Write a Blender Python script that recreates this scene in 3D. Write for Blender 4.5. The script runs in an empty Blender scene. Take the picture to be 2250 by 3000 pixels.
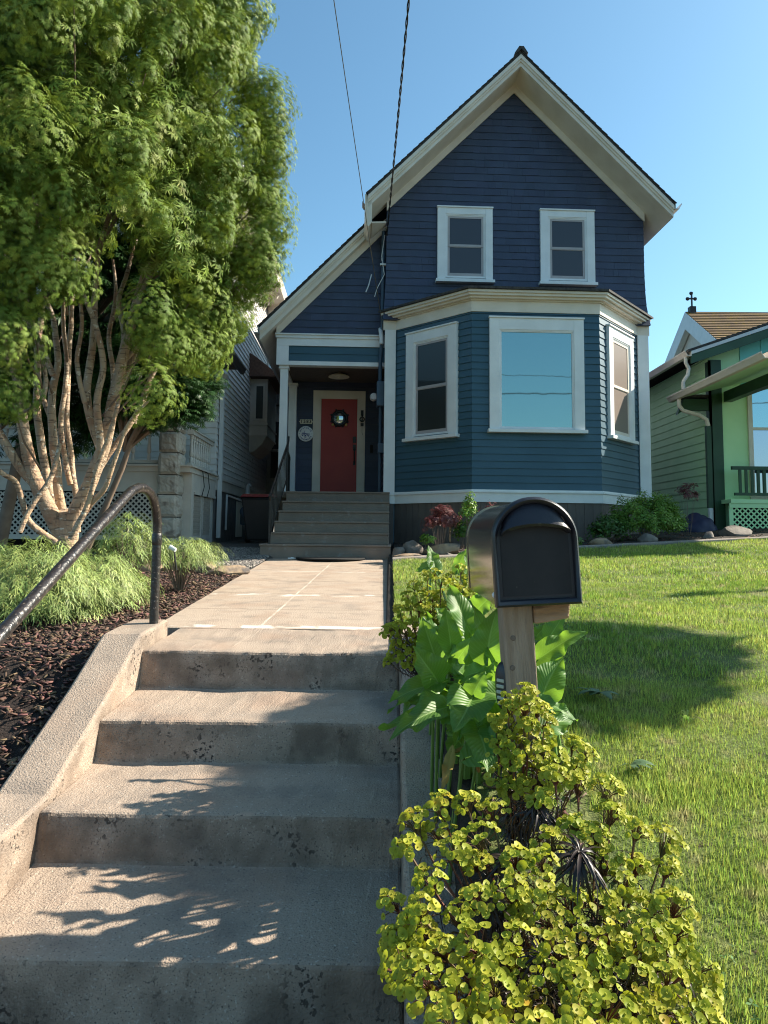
import bpy, bmesh, math, random
import numpy as np
from mathutils import Vector, Matrix, noise as mnoise
R = math.radians
random.seed(7); RNG = np.random.default_rng(11)
scene = bpy.context.scene
COL = scene.collection

# ---------------------------------------------------------------- camera
FPX = 2080.0; CX = 1125.0; CY = 1374.8; EZ = 1.5
CM = Matrix.Rotation(R(0.6011), 3, 'Z') @ Matrix.Rotation(math.pi/2 + R(5.0), 3, 'X') @ Matrix.Rotation(R(0.6), 3, 'Z')
cam_d = bpy.data.cameras.new('camera'); cam = bpy.data.objects.new('camera', cam_d); COL.objects.link(cam)
cam.matrix_world = Matrix.Translation((0, 0, EZ)) @ CM.to_4x4()
cam_d.sensor_fit = 'VERTICAL'; cam_d.sensor_height = 36.0; cam_d.sensor_width = 27.0
cam_d.lens = FPX / 3000 * 36
cam_d.shift_y = (CY - 1500) / 3000
cam_d.clip_start = 0.05; cam_d.clip_end = 2000
scene.camera = cam

# ---------------------------------------------------------------- world, sun, exposure
SUN_AZ, SUN_EL = 17.0, 36.0        # direction towards the sun: from +X turned to +Y, and up
sv = Vector((math.cos(R(SUN_EL))*math.cos(R(SUN_AZ)), math.cos(R(SUN_EL))*math.sin(R(SUN_AZ)), math.sin(R(SUN_EL))))
w = bpy.data.worlds.new('World'); scene.world = w; w.use_nodes = True
nt = w.node_tree; bg = nt.nodes['Background']
sky = nt.nodes.new('ShaderNodeTexSky'); sky.sky_type = 'NISHITA'; sky.sun_disc = False
sky.sun_elevation = R(SUN_EL); sky.sun_rotation = math.atan2(sv.x, sv.y)
sky.air_density = 1.0; sky.dust_density = 1.1; sky.ozone_density = 2.2; sky.altitude = 0
tint = nt.nodes.new('ShaderNodeMix'); tint.data_type = 'RGBA'; tint.blend_type = 'MULTIPLY'; tint.inputs[0].default_value = 1.0
nt.links.new(sky.outputs[0], tint.inputs[6]); tint.inputs[7].default_value = (0.75, 1.03, 1.0, 1)
nt.links.new(tint.outputs[2], bg.inputs[0]); bg.inputs[1].default_value = 0.088
sd = bpy.data.lights.new('sun', 'SUN'); sun = bpy.data.objects.new('sun', sd); COL.objects.link(sun)
sd.energy = 5.0; sd.angle = R(0.5); sd.color = (1.0, 0.91, 0.76)
sun.rotation_euler = sv.to_track_quat('Z', 'Y').to_euler()
scene.view_settings.view_transform = 'Standard'; scene.view_settings.look = 'None'
scene.view_settings.exposure = 1.28; scene.view_settings.gamma = 1.0
scene.cycles.max_bounces = 6; scene.cycles.transparent_max_bounces = 6
scene.cycles.use_denoising = True; scene.cycles.filter_width = 1.1; scene.cycles.denoising_prefilter = 'ACCURATE'

def at(px, py, d):
    """the place at ground distance d (metres ahead) that the survey of the photograph gives for a point"""
    v = CM @ Vector(((px-CX)/FPX, -(py-CY)/FPX, -1.0))
    return Vector((0, 0, EZ)) + v*(d/v.y)

# ---------------------------------------------------------------- materials
def lin(c): return tuple(c) + (1.0,) if len(c) == 3 else tuple(c)
def mat(name, c1, c2=None, rough=0.6, scale=6.0, detail=6.0, bump=0.0, bscale=60.0, metal=0.0, stretch=(1,1,1),
        spec=0.5, c3=None, s3=40.0, t3=(0.6, 0.7), island=0.0, transl=0.0, tcol=None, ramp=(0.35, 0.65), coat=0.0):
    m = bpy.data.materials.new(name); m.use_nodes = True; n = m.node_tree.nodes; l = m.node_tree.links
    p = n['Principled BSDF']; p.inputs['Roughness'].default_value = rough; p.inputs['Metallic'].default_value = metal
    p.inputs['Specular IOR Level'].default_value = spec; p.inputs['Coat Weight'].default_value = coat
    tc = n.new('ShaderNodeTexCoord'); mp = n.new('ShaderNodeMapping'); l.new(tc.outputs['Object'], mp.inputs[0])
    mp.inputs['Scale'].default_value = stretch
    out = None
    if c2 is None: c2 = tuple(x*0.8 for x in c1)
    nz = n.new('ShaderNodeTexNoise'); nz.inputs['Scale'].default_value = scale; nz.inputs['Detail'].default_value = detail
    l.new(mp.outputs[0], nz.inputs['Vector'])
    rp = n.new('ShaderNodeValToRGB'); rp.color_ramp.elements[0].position = ramp[0]; rp.color_ramp.elements[1].position = ramp[1]
    rp.color_ramp.elements[0].color = lin(c1); rp.color_ramp.elements[1].color = lin(c2)
    l.new(nz.outputs['Fac'], rp.inputs[0]); out = rp.outputs[0]
    if c3 is not None:
        n3 = n.new('ShaderNodeTexNoise'); n3.inputs['Scale'].default_value = s3; n3.inputs['Detail'].default_value = 4
        l.new(mp.outputs[0], n3.inputs['Vector'])
        r3 = n.new('ShaderNodeValToRGB'); r3.color_ramp.elements[0].position = t3[0]; r3.color_ramp.elements[1].position = t3[1]
        l.new(n3.outputs['Fac'], r3.inputs[0])
        mx = n.new('ShaderNodeMix'); mx.data_type = 'RGBA'; l.new(r3.outputs[0], mx.inputs[0]); l.new(out, mx.inputs[6])
        mx.inputs[7].default_value = lin(c3); out = mx.outputs[2]
    if island:
        g = n.new('ShaderNodeNewGeometry'); mr = n.new('ShaderNodeMapRange')
        mr.inputs[3].default_value = 1-island; mr.inputs[4].default_value = 1+island
        l.new(g.outputs['Random Per Island'], mr.inputs[0])
        hs = n.new('ShaderNodeHueSaturation'); l.new(out, hs.inputs['Color']); l.new(mr.outputs[0], hs.inputs['Value'])
        mh = n.new('ShaderNodeMath'); mh.operation = 'FRACT'; mm = n.new('ShaderNodeMath'); mm.operation = 'MULTIPLY'; mm.inputs[1].default_value = 7.31
        l.new(g.outputs['Random Per Island'], mm.inputs[0]); l.new(mm.outputs[0], mh.inputs[0])
        m2 = n.new('ShaderNodeMapRange'); m2.inputs[3].default_value = 0.5-island*0.06; m2.inputs[4].default_value = 0.5+island*0.05
        l.new(mh.outputs[0], m2.inputs[0]); l.new(m2.outputs[0], hs.inputs['Hue']); out = hs.outputs[0]
    l.new(out, p.inputs['Base Color'])
    if bump:
        nb = n.new('ShaderNodeTexNoise'); nb.inputs['Scale'].default_value = bscale; nb.inputs['Detail'].default_value = 5
        l.new(mp.outputs[0], nb.inputs['Vector']); b = n.new('ShaderNodeBump'); b.inputs['Strength'].default_value = bump
        b.inputs['Distance'].default_value = 0.02; l.new(nb.outputs['Fac'], b.inputs['Height']); l.new(b.outputs[0], p.inputs['Normal'])
    if transl:
        t = n.new('ShaderNodeBsdfTranslucent'); ms = n.new('ShaderNodeMixShader'); ms.inputs[0].default_value = transl
        if tcol: t.inputs[0].default_value = lin(tcol)
        else: l.new(out, t.inputs[0])
        l.new(p.outputs[0], ms.inputs[1]); l.new(t.outputs[0], ms.inputs[2]); l.new(ms.outputs[0], n['Material Output'].inputs[0])
    return m

def glass_mat(name, col, refl, tint=(1, 1, 1), rough=0.02):
    m = bpy.data.materials.new(name); m.use_nodes = True; n = m.node_tree.nodes; l = m.node_tree.links
    p = n['Principled BSDF']; p.inputs['Base Color'].default_value = lin(col); p.inputs['Roughness'].default_value = 0.4
    g = n.new('ShaderNodeBsdfGlossy'); g.inputs['Roughness'].default_value = rough; g.inputs['Color'].default_value = lin(tint)
    ms = n.new('ShaderNodeMixShader'); ms.inputs[0].default_value = refl
    l.new(p.outputs[0], ms.inputs[1]); l.new(g.outputs[0], ms.inputs[2]); l.new(ms.outputs[0], n['Material Output'].inputs[0])
    tc = n.new('ShaderNodeTexCoord'); nb = n.new('ShaderNodeTexNoise'); nb.inputs['Scale'].default_value = 2.0
    l.new(tc.outputs['Object'], nb.inputs['Vector']); b = n.new('ShaderNodeBump'); b.inputs['Strength'].default_value = 0.012
    b.inputs['Distance'].default_value = 0.05; l.new(nb.outputs['Fac'], b.inputs['Height']); l.new(b.outputs[0], g.inputs['Normal'])
    return m

M = {}
M['navy'] = mat('navy_paint', (0.032, 0.043, 0.082), (0.040, 0.054, 0.100), rough=0.55, scale=3, bump=0.15, bscale=90, island=0.10)
M['teal'] = mat('teal_paint', (0.028, 0.080, 0.116), (0.034, 0.092, 0.132), rough=0.42, scale=2, bump=0.06, bscale=120)
M['cream'] = mat('cream_paint', (0.64, 0.57, 0.48), (0.72, 0.65, 0.56), rough=0.5, scale=3, bump=0.05, bscale=50)
M['trimwhite'] = mat('white_trim_paint', (0.70, 0.71, 0.71), (0.78, 0.79, 0.79), rough=0.45, scale=3, bump=0.05, bscale=50)
M['sash'] = mat('mauve_sash_paint', (0.36, 0.33, 0.33), (0.42, 0.38, 0.38), rough=0.5, scale=4)
M['shingle'] = mat('roof_shingle', (0.03, 0.028, 0.03), (0.07, 0.065, 0.06), rough=0.9, scale=20, bump=0.5, bscale=80)
M['gutterm'] = mat('painted_gutter', (0.55, 0.57, 0.58), (0.62, 0.64, 0.65), rough=0.35, scale=3)
M['skirt'] = mat('grey_skirting_paint', (0.105, 0.085, 0.075), (0.135, 0.11, 0.095), rough=0.7, scale=4, stretch=(3, 3, .5), bump=0.2)
M['porchgrey'] = mat('porch_step_paint', (0.19, 0.15, 0.12), (0.225, 0.18, 0.145), rough=0.75, scale=5, bump=0.25, bscale=70, c3=(0.24, 0.22, 0.20), s3=9, t3=(0.62, 0.72))
M['red'] = mat('red_door_paint', (0.34, 0.019, 0.015), (0.38, 0.026, 0.018), rough=0.5, scale=3, bump=0.04)
M['iron'] = mat('black_iron', (0.012, 0.011, 0.011), (0.03, 0.026, 0.024), rough=0.45, scale=25, bump=0.1, metal=0.3)
M['glass_dark'] = glass_mat('dark_window_glass', (0.008, 0.008, 0.006), 0.012)
M['glass_mid'] = glass_mat('screened_window_glass', (0.016, 0.011, 0.017), 0.03)
M['glass_sky'] = glass_mat('big_window_glass', (0.03, 0.11, 0.13), 0.36, (0.66, 0.92, 0.90))
M['screen'] = glass_mat('insect_screen', (0.20, 0.155, 0.13), 0.05)
M['bluegrey'] = mat('blue_conduit_paint', (0.04, 0.075, 0.12), (0.05, 0.09, 0.14), rough=0.5)
M['white'] = mat('white_paint', (0.72, 0.72, 0.72), (0.78, 0.78, 0.78), rough=0.4)
M['brass'] = mat('brass', (0.55, 0.38, 0.15), (0.45, 0.3, 0.1), rough=0.35, metal=0.8)
M['black'] = mat('black_rubber', (0.008, 0.008, 0.009), (0.014, 0.014, 0.014), rough=0.9, bump=0.4, bscale=150)
M['darkvoid'] = mat('underporch_shade', (0.006, 0.006, 0.007), rough=1.0)  # near-black that stands in for the shade under the porches
M['lampwhite'] = mat('enamel_shade', (0.75, 0.68, 0.55), (0.8, 0.72, 0.6), rough=0.3)
M['ink'] = mat('blue_ink', (0.02, 0.05, 0.22), rough=0.5)
M['inkblack'] = mat('dark_digits', (0.02, 0.015, 0.012), rough=0.5)
M['tile'] = mat('ceramic_tile', (0.62, 0.55, 0.42), (0.66, 0.6, 0.48), rough=0.3)

# ---------------------------------------------------------------- objects and meshes
def tag(o, label=None, cat=None, group=None, kind=None):
    if label: o['label'] = label
    if cat: o['category'] = cat
    if group: o['group'] = group
    if kind: o['kind'] = kind
    return o
def thing(name, label, cat, loc=(0, 0, 0), rot=(0, 0, 0), group=None):
    o = bpy.data.objects.new(name, None); COL.objects.link(o); o.empty_display_size = 0.1
    o.location = loc; o.rotation_euler = rot
    return tag(o, label, cat, group)

class MB:
    def __init__(s): s.v = []; s.f = []; s.uv = None
    def add(s, vs, fs):
        b = len(s.v); s.v += [tuple(x) for x in vs]; s.f += [tuple(i+b for i in f) for f in fs]
    def box(s, x0, x1, y0, y1, z0, z1):
        s.add([(x0,y0,z0),(x1,y0,z0),(x1,y1,z0),(x0,y1,z0),(x0,y0,z1),(x1,y0,z1),(x1,y1,z1),(x0,y1,z1)],
              [(0,3,2,1),(4,5,6,7),(0,1,5,4),(1,2,6,5),(2,3,7,6),(3,0,4,7)])
        return s
    def hexa(s, p): s.add(p, [(0,3,2,1),(4,5,6,7),(0,1,5,4),(1,2,6,5),(2,3,7,6),(3,0,4,7)]); return s
    def quad(s, *p): s.add(p, [tuple(range(len(p)))]); return s
    def prism(s, pts, off):
        """closed polygon pts (3D) extruded by off"""
        n = len(pts); off = Vector(off); a = [Vector(p) for p in pts]; b = [p+off for p in a]
        s.add(a+b, [tuple(range(n))[::-1], tuple(range(n, 2*n))] + [(i, (i+1) % n, n+(i+1) % n, n+i) for i in range(n)]); return s
    def tube(s, pts, r, n=8, cap=True):
        pts = [Vector(p) for p in pts]; k = len(pts)
        rs = r if isinstance(r, (list, tuple)) else [r]*k
        t0 = (pts[1]-pts[0]).normalized(); a = t0.orthogonal().normalized(); b0 = len(s.v)
        for i, p in enumerate(pts):
            t = (pts[min(i+1, k-1)]-pts[max(i-1, 0)]).normalized()
            a = (a - t*a.dot(t)).normalized(); c = t.cross(a)
            for j in range(n):
                g = 2*math.pi*j/n; s.v.append(tuple(p+(a*math.cos(g)+c*math.sin(g))*rs[i]))
        for i in range(k-1):
            for j in range(n):
                s.f.append((b0+i*n+j, b0+i*n+(j+1) % n, b0+(i+1)*n+(j+1) % n, b0+(i+1)*n+j))
        if cap: s.f.append(tuple(b0+j for j in range(n))[::-1]); s.f.append(tuple(b0+(k-1)*n+j for j in range(n)))
        return s
    def lathe(s, prof, O=(0, 0, 0), ax='z', n=20):
        O = Vector(O); b0 = len(s.v)
        for (r, h) in prof:
            for j in range(n):
                g = 2*math.pi*j/n; c, d = r*math.cos(g), r*math.sin(g)
                v = Vector((c, d, h)) if ax == 'z' else Vector((c, h, d)) if ax == 'y' else Vector((h, c, d))
                s.v.append(tuple(O+v))
        for i in range(len(prof)-1):
            for j in range(n): s.f.append((b0+i*n+j, b0+i*n+(j+1) % n, b0+(i+1)*n+(j+1) % n, b0+(i+1)*n+j))
        s.f.append(tuple(b0+j for j in range(n))); s.f.append(tuple(b0+(len(prof)-1)*n+j for j in range(n)))
        return s
    def fbox(s, fr, a0, a1, z0, z1, n0, n1):
        P = fr.pt
        return s.hexa([P(a0,z0,n0),P(a1,z0,n0),P(a1,z0,n1),P(a0,z0,n1),P(a0,z1,n0),P(a1,z1,n0),P(a1,z1,n1),P(a0,z1,n1)])
    def build(s, name, m, parent=None, smooth=False, bevel=0, label=None, fixn=True):
        me = bpy.data.meshes.new(name); me.from_pydata(s.v, [], s.f)
        if fixn:
            bm = bmesh.new(); bm.from_mesh(me); bmesh.ops.recalc_face_normals(bm, faces=bm.faces); bm.to_mesh(me); bm.free()
        me.materials.append(m); o = bpy.data.objects.new(name, me); COL.objects.link(o)
        if smooth: me.shade_smooth() if smooth is True else me.set_sharp_from_angle(angle=R(smooth)) or me.shade_smooth() if False else me.shade_smooth()
        if smooth and smooth is not True:
            me.set_sharp_from_angle(angle=R(smooth))
        if bevel:
            b = o.modifiers.new('bevel', 'BEVEL'); b.width = bevel; b.segments = 2; b.limit_method = 'ANGLE'
        if parent: o.parent = parent
        if label: o['label'] = label
        return o

class Fr:
    """a vertical wall plane: O plan point, D along, N outward"""
    def __init__(s, p0, p1):
        s.O = Vector((p0[0], p0[1], 0)); d = Vector((p1[0]-p0[0], p1[1]-p0[1], 0)); s.L = d.length; s.D = d.normalized()
        s.N = Vector((s.D.y, -s.D.x, 0))
    def pt(s, a, z, n=0): return s.O + s.D*a + s.N*n + Vector((0, 0, z))

def raw_mesh(name, V, F, m, parent=None, uv=None, smooth=False):
    """V (n,3) float, F (k,q) int -> object, fast"""
    me = bpy.data.meshes.new(name); V = np.asarray(V, dtype=np.float32); F = np.asarray(F, dtype=np.int32); k, q = F.shape
    me.vertices.add(len(V)); me.vertices.foreach_set('co', V.ravel())
    me.loops.add(k*q); me.loops.foreach_set('vertex_index', F.ravel())
    me.polygons.add(k); me.polygons.foreach_set('loop_start', np.arange(0, k*q, q, dtype=np.int32))
    me.polygons.foreach_set('loop_total', np.full(k, q, dtype=np.int32))
    if smooth: me.polygons.foreach_set('use_smooth', np.ones(k, dtype=bool))
    me.update(calc_edges=True); me.materials.append(m)
    o = bpy.data.objects.new(name, me); COL.objects.link(o)
    if parent: o.parent = parent
    return o
def scatter(tv, tf, pos, X, Z, size):
    """copies of a template; X, Z: local x axis and z axis hints (n,3)"""
    tv = np.asarray(tv, float); tf = np.asarray(tf, int); n = len(pos)
    Z = Z/np.linalg.norm(Z, axis=1, keepdims=True); X = X - Z*np.sum(X*Z, 1, keepdims=True)
    X /= np.linalg.norm(X, axis=1, keepdims=True)+1e-9; Y = np.cross(Z, X)
    B = np.stack([X, Y, Z], 1)
    size = np.asarray(size, float)
    if size.ndim == 0: size = np.full(n, float(size))
    V = np.einsum('vk,nkj->nvj', tv, B)*size[:, None, None] + pos[:, None, :]
    F = tf[None] + (np.arange(n)*len(tv))[:, None, None]
    return V.reshape(-1, 3), F.reshape(-1, tf.shape[1])
def rdir(n, rng=RNG):
    v = rng.normal(size=(n, 3)); return v/np.linalg.norm(v, axis=1, keepdims=True)

# ---------------------------------------------------------------- terrain
def ip(y, pts): return np.interp(y, [p[0] for p in pts], [p[1] for p in pts])
TR = [(-3,0),(.3,0),(.6,.2),(1.0,.40),(1.5,.52),(2.0,.63),(2.6,.76),(3.7,.93),(6,1.03),(10,1.19),(13,1.30),(40,1.4)]
TL = [(-3,0),(.5,0),(1.5,.22),(2.4,.37),(3.0,.53),(3.7,.84),(4.5,.90),(7,.97),(10,1.08),(12,1.25),(40,1.4)]
def T(x, y):
    x = np.asarray(x, float); y = np.asarray(y, float)
    r = ip(y, TR) + .055*np.clip(x-.8, 0, 8)*np.clip((y-2)/8, 0, 1)
    l = ip(y, TL)
    m = np.clip((y-5)/2, 0, 1)                    # the two sides only meet behind the stairs
    cut = ((x > -1.46) & (x < .22) & (y < 4.3))
    s = np.clip((x+1.6)/1.9, 0, 1)
    z = l*(1-s)+r*s
    walk = ((x > -1.45-.054*(y-4.36)) & (x < -.05) & (y >= 4.3) & (y < 10.6)); z = np.where(walk, z-.12, z)
    return np.where(cut, -.08, z)
def heightfield(name, xs, ys, m, dz=0.0, rough=0.0, mask=None, zf=None):
    X, Y = np.meshgrid(xs, ys); Z = (zf or T)(X, Y)+dz
    if rough: Z = Z + rough*(np.sin(X*9.1+np.sin(Y*7.3)*1.3)*.5+np.sin(Y*11.7+X*3.1)*.5+RNG.normal(size=X.shape)*.3)
    V = np.stack([X, Y, Z], -1).reshape(-1, 3); nx = len(xs); F = []
    i = np.arange(len(ys)-1)[:, None]*nx+np.arange(nx-1)[None]
    F = np.stack([i, i+1, i+nx+1, i+nx], -1).reshape(-1, 4)
    if mask is not None:
        c = V[F].mean(1); F = F[mask(c[:, 0], c[:, 1])]
    return raw_mesh(name, V, F, m, smooth=True)
def conc(*a): return np.unique(np.round(np.concatenate(a), 4))
M['soil'] = mat('soil', (0.022, 0.016, 0.012), (0.04, 0.028, 0.02), rough=1, scale=12, bump=0.8, bscale=50)
M['lawn'] = mat('lawn_thatch', (0.075, 0.105, 0.022), (0.12, 0.14, 0.04), rough=1, scale=9, bump=0.6, bscale=80, c3=(0.06,0.045,0.02), s3=25)
g = heightfield('ground', conc([-300,-80,-30,-14], np.arange(-9,-1.5,.5), np.arange(-1.5,.5,.04), np.arange(.5,9,.4), [14,30,80,300]),
            conc([-300,-60,-15], np.arange(-4,0,.5), np.arange(0,5,.1), np.arange(5,14,.25), [18,25,40,80,300]), M['soil'], dz=-.03)
tag(g, kind='structure')
def EDGE(x): return np.interp(x, [0, 1.5, 2.7, 5.5, 9], [8.9, 9.6, 9.92, 10.08, 10.2])
def lawn_mask(x, y): return (x > np.where(y > 4.2, .03, .27)) & (y > .55) & (y < EDGE(x))
g = heightfield('lawn', conc(np.arange(-.02,3.4,.06), np.arange(3.4,9.5,.25)), conc(np.arange(.3,5,.06), np.arange(5,11,.2)), M['lawn'], dz=.0, rough=.004, mask=lawn_mask); tag(g, kind='structure')
def mulch_mask(x, y): return (x < -1.40-.055*np.clip(y-4, 0, 9)) & (y < 8.3-.25*(x+3.0)*0) & (y > .5)
M['mulch'] = mat('mulch_base', (0.014, 0.008, 0.006), (0.03, 0.018, 0.013), rough=1, scale=30, bump=0.9, bscale=90)
g = heightfield('mulch_bed', conc(np.arange(-7,-1.2,.07)), conc(np.arange(.5,8.6,.07)), M['mulch'], dz=.0, rough=.006, mask=mulch_mask); tag(g, kind='structure')
M['gravelm'] = mat('gravel_base', (0.05, 0.045, 0.04), (0.10, 0.09, 0.085), rough=1, scale=60, bump=1, bscale=70)
g = heightfield('gravel_path', np.arange(-3.6,-1.6,.15), np.arange(8.3,30,.3), M['gravelm'], dz=.012); tag(g, kind='structure')
g = heightfield('garden_bed', np.arange(.05,7.5,.15), np.arange(8.8,13.2,.1), M['soil'], dz=.02, rough=.012, mask=lambda x, y: y > EDGE(x)+.1); tag(g, kind='structure')

# ---------------------------------------------------------------- concrete
def concrete_mat(name, base, dark, bands=None, chips=True):
    m = mat(name, base, dark, rough=0.88, scale=2.2, detail=10, bump=0.42, bscale=150, c3=(0.50, 0.43, 0.36), s3=110, t3=(0.60, 0.70), ramp=(0.3, 0.75))
    n = m.node_tree.nodes; l = m.node_tree.links; p = n['Principled BSDF']
    src = p.inputs['Base Color'].links[0].from_socket; tc = [x for x in n if x.bl_idname == 'ShaderNodeTexCoord'][0]
    def mixin(fac, col, src):
        mx = n.new('ShaderNodeMix'); mx.data_type = 'RGBA'; l.new(fac, mx.inputs[0]); l.new(src, mx.inputs[6]); mx.inputs[7].default_value = lin(col); return mx.outputs[2]
    def nz(scale, lo, hi, detail=5, vec=None):
        a = n.new('ShaderNodeTexNoise'); a.inputs['Scale'].default_value = scale; a.inputs['Detail'].default_value = detail
        l.new(vec or tc.outputs['Object'], a.inputs['Vector']); r = n.new('ShaderNodeMapRange'); r.inputs[1].default_value = lo; r.inputs[2].default_value = hi
        l.new(a.outputs['Fac'], r.inputs[0]); return r.outputs[0]
    def mul(a, b, op='MULTIPLY'):
        k = n.new('ShaderNodeMath'); k.operation = op; l.new(a, k.inputs[0])
        if isinstance(b, (int, float)): k.inputs[1].default_value = b
        else: l.new(b, k.inputs[1])
        return k.outputs[0]
    # fine dark aggregate pits and warm rusty patches
    src = mixin(nz(170, .60, .66), (0.10, 0.08, 0.07), src)
    src = mixin(mul(nz(3.2, .5, .68, 8), .40), (0.30, 0.19, 0.13), src)
    src = mixin(mul(nz(5.5, .52, .66, 10), .32), (0.11, 0.10, 0.095), src)
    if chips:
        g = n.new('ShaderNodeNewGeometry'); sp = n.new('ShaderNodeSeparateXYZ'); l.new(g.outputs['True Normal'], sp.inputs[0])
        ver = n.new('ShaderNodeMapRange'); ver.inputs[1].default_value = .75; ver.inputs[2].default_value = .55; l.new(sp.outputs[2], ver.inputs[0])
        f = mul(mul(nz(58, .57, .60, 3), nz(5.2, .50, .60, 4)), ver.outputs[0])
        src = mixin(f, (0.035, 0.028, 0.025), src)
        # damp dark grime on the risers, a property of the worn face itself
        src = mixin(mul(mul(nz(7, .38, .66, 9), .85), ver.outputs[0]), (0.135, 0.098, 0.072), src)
    if bands:
        ps = n.new('ShaderNodeSeparateXYZ'); l.new(tc.outputs['Object'], ps.inputs[0])
        wob = n.new('ShaderNodeTexNoise'); wob.inputs['Scale'].default_value = 2.5; wob.inputs['Detail'].default_value = 8; l.new(tc.outputs['Object'], wob.inputs['Vector'])
        for (axis, c, hw, am, lo, hi, col) in bands:
            d = mul(ps.outputs[axis], -c, 'ADD'); wo = mul(mul(wob.outputs['Fac'], -.5, 'ADD'), am); d = mul(mul(d, wo, 'ADD'), 0, 'ADD')
            ab = n.new('ShaderNodeMath'); ab.operation = 'ABSOLUTE'; l.new(d, ab.inputs[0])
            r = n.new('ShaderNodeMapRange'); r.inputs[1].default_value = hw; r.inputs[2].default_value = hw*.8; l.new(ab.outputs[0], r.inputs[0])
            src = mixin(mul(r.outputs[0], nz(6, lo, hi, 10)), col, src)
    l.new(src, p.inputs['Base Color']); return m
CB, CD = (0.39, 0.30, 0.23), (0.29, 0.225, 0.175)
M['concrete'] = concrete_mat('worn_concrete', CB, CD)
WH = (0.58, 0.53, 0.47); JN = (0.12, 0.09, 0.07)
M['walk'] = concrete_mat('walk_concrete', (0.42, 0.325, 0.25), (0.36, 0.28, 0.215), chips=False, bands=[
    (1, 4.43, .060, .16, .45, .52, WH), (1, 6.05, .06, .60, .49, .55, WH), (1, 6.15, .008, .04, .2, .3, JN), (1, 8.3, .018, .03, .42, .52, WH), (1, 5.2, .006, .01, .3, .4, JN), (1, 7.2, .007, .01, .3, .4, JN),
    (0, -.80, .008, .02, .35, .6, (.56,.48,.40)), (1, 9.6, .008, .01, .2, .3, JN)])
M['sidewalk'] = concrete_mat('sidewalk_concrete', (0.30, 0.26, 0.23), (0.22, 0.19, 0.17), chips=False)

mb = MB(); mb.box(-40, 40, -2.2, 2.9, -.06, .02); g = mb.build('sidewalk', M['sidewalk']); tag(g, kind='structure')
M['asphalt'] = mat('asphalt', (0.045, 0.045, 0.048), (0.06, 0.06, 0.062), rough=.9, scale=40, bump=.5, bscale=120)
mb = MB(); mb.box(-60, 60, -12, -3.2, -.2, -.13); g = mb.build('road', M['asphalt']); tag(g, kind='structure')

def rough_slab(name, m, xs, prof, parent, amp=.006, label=None):
    """profile (y,z) list swept along x with small irregularities; closed underneath"""
    mb = MB(); n = len(prof)
    for i, x in enumerate(xs):
        for j, (y, z) in enumerate(prof):
            e = amp if 0 < j < n-1 else 0
            q = mnoise.noise(Vector((x*3.1, y*4.0, z*4.0)))*e*2.5 + mnoise.noise(Vector((x*14, y*9, z*9)))*e + max(0, mnoise.noise(Vector((x*34, y*21, z*21)))-.15)*e*1.2
            mb.v.append((x, y-q*.8, z+q*.6))
    for i in range(len(xs)-1):
        for j in range(n): mb.f.append((i*n+j, i*n+(j+1) % n, (i+1)*n+(j+1) % n, (i+1)*n+j))
    mb.f.append(tuple(range(n))); mb.f.append(tuple((len(xs)-1)*n+j for j in range(n))[::-1])
    return mb.build(name, m, parent, bevel=.014, label=label)
t = thing('concrete_stairs', 'worn tan concrete stairs with chipped risers climbing from the pavement to the front walk', 'stairs', (-.63, 2.1, 0))
E = [(2.17, .02, .250), (2.68, .300, .465), (3.19, .495, .662), (3.70, .695, .876)]     # front y, foot z, nosing z
prof = []
for (y, z0, z1) in E: prof += [(y-.035, z0), (y, z1)]
prof += [(4.36, .905), (4.36, -.1), (2.15, -.1)]
dense = []
for a, b in zip(prof[:-2], prof[1:-1]):
    k = max(1, int(math.hypot(a[0]-b[0], a[1]-b[1])/.09))
    dense += [(a[0]+(b[0]-a[0])*i/k, a[1]+(b[1]-a[1])*i/k) for i in range(k)]
dense += prof[-2:]
xs = np.linspace(-1.28, .05, 90)
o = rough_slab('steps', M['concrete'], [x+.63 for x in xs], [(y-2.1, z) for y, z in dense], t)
def side_wall(x0, x1, top, name='side_wall'):
    mb = MB(); n = 6; pts = []
    k = 44; ys = np.linspace(top[0][0], top[-1][0], k); b0 = 0
    rows = [(x0, 0), (x0, 1), (x0+.018, 1), ((x0+x1)/2, 1), (x1-.018, 1), (x1, 1), (x1, 0)]
    for y in ys:
        z = float(np.interp(y, [p[0] for p in top], [p[1] for p in top]))
        for j, (x, u) in enumerate(rows):
            dz = (-.008 if j in (1, 5) else 0)
            q = mnoise.noise(Vector((x*11, y*9, z*5)))*.006
            mb.v.append((x+.63+q, y-2.1, (z+dz+q) if u else -.1))
    R_ = len(rows)
    for i in range(k-1):
        for j in range(R_): mb.f.append((i*R_+j, i*R_+(j+1) % R_, (i+1)*R_+(j+1) % R_, (i+1)*R_+j))
    mb.f.append(tuple(range(R_))); mb.f.append(tuple((k-1)*R_+j for j in range(R_))[::-1])
    return mb.build(name, M['concrete'], t, bevel=.012)
side_wall(-1.48, -1.27, [(1.85, .47), (2.49, .482), (2.74, .50), (3.31, .757), (3.70, .963), (4.12, .985)])
side_wall(.048, .25, [(1.75, .34), (2.1, .36), (3.70, .935), (4.35, .955)])

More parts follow.
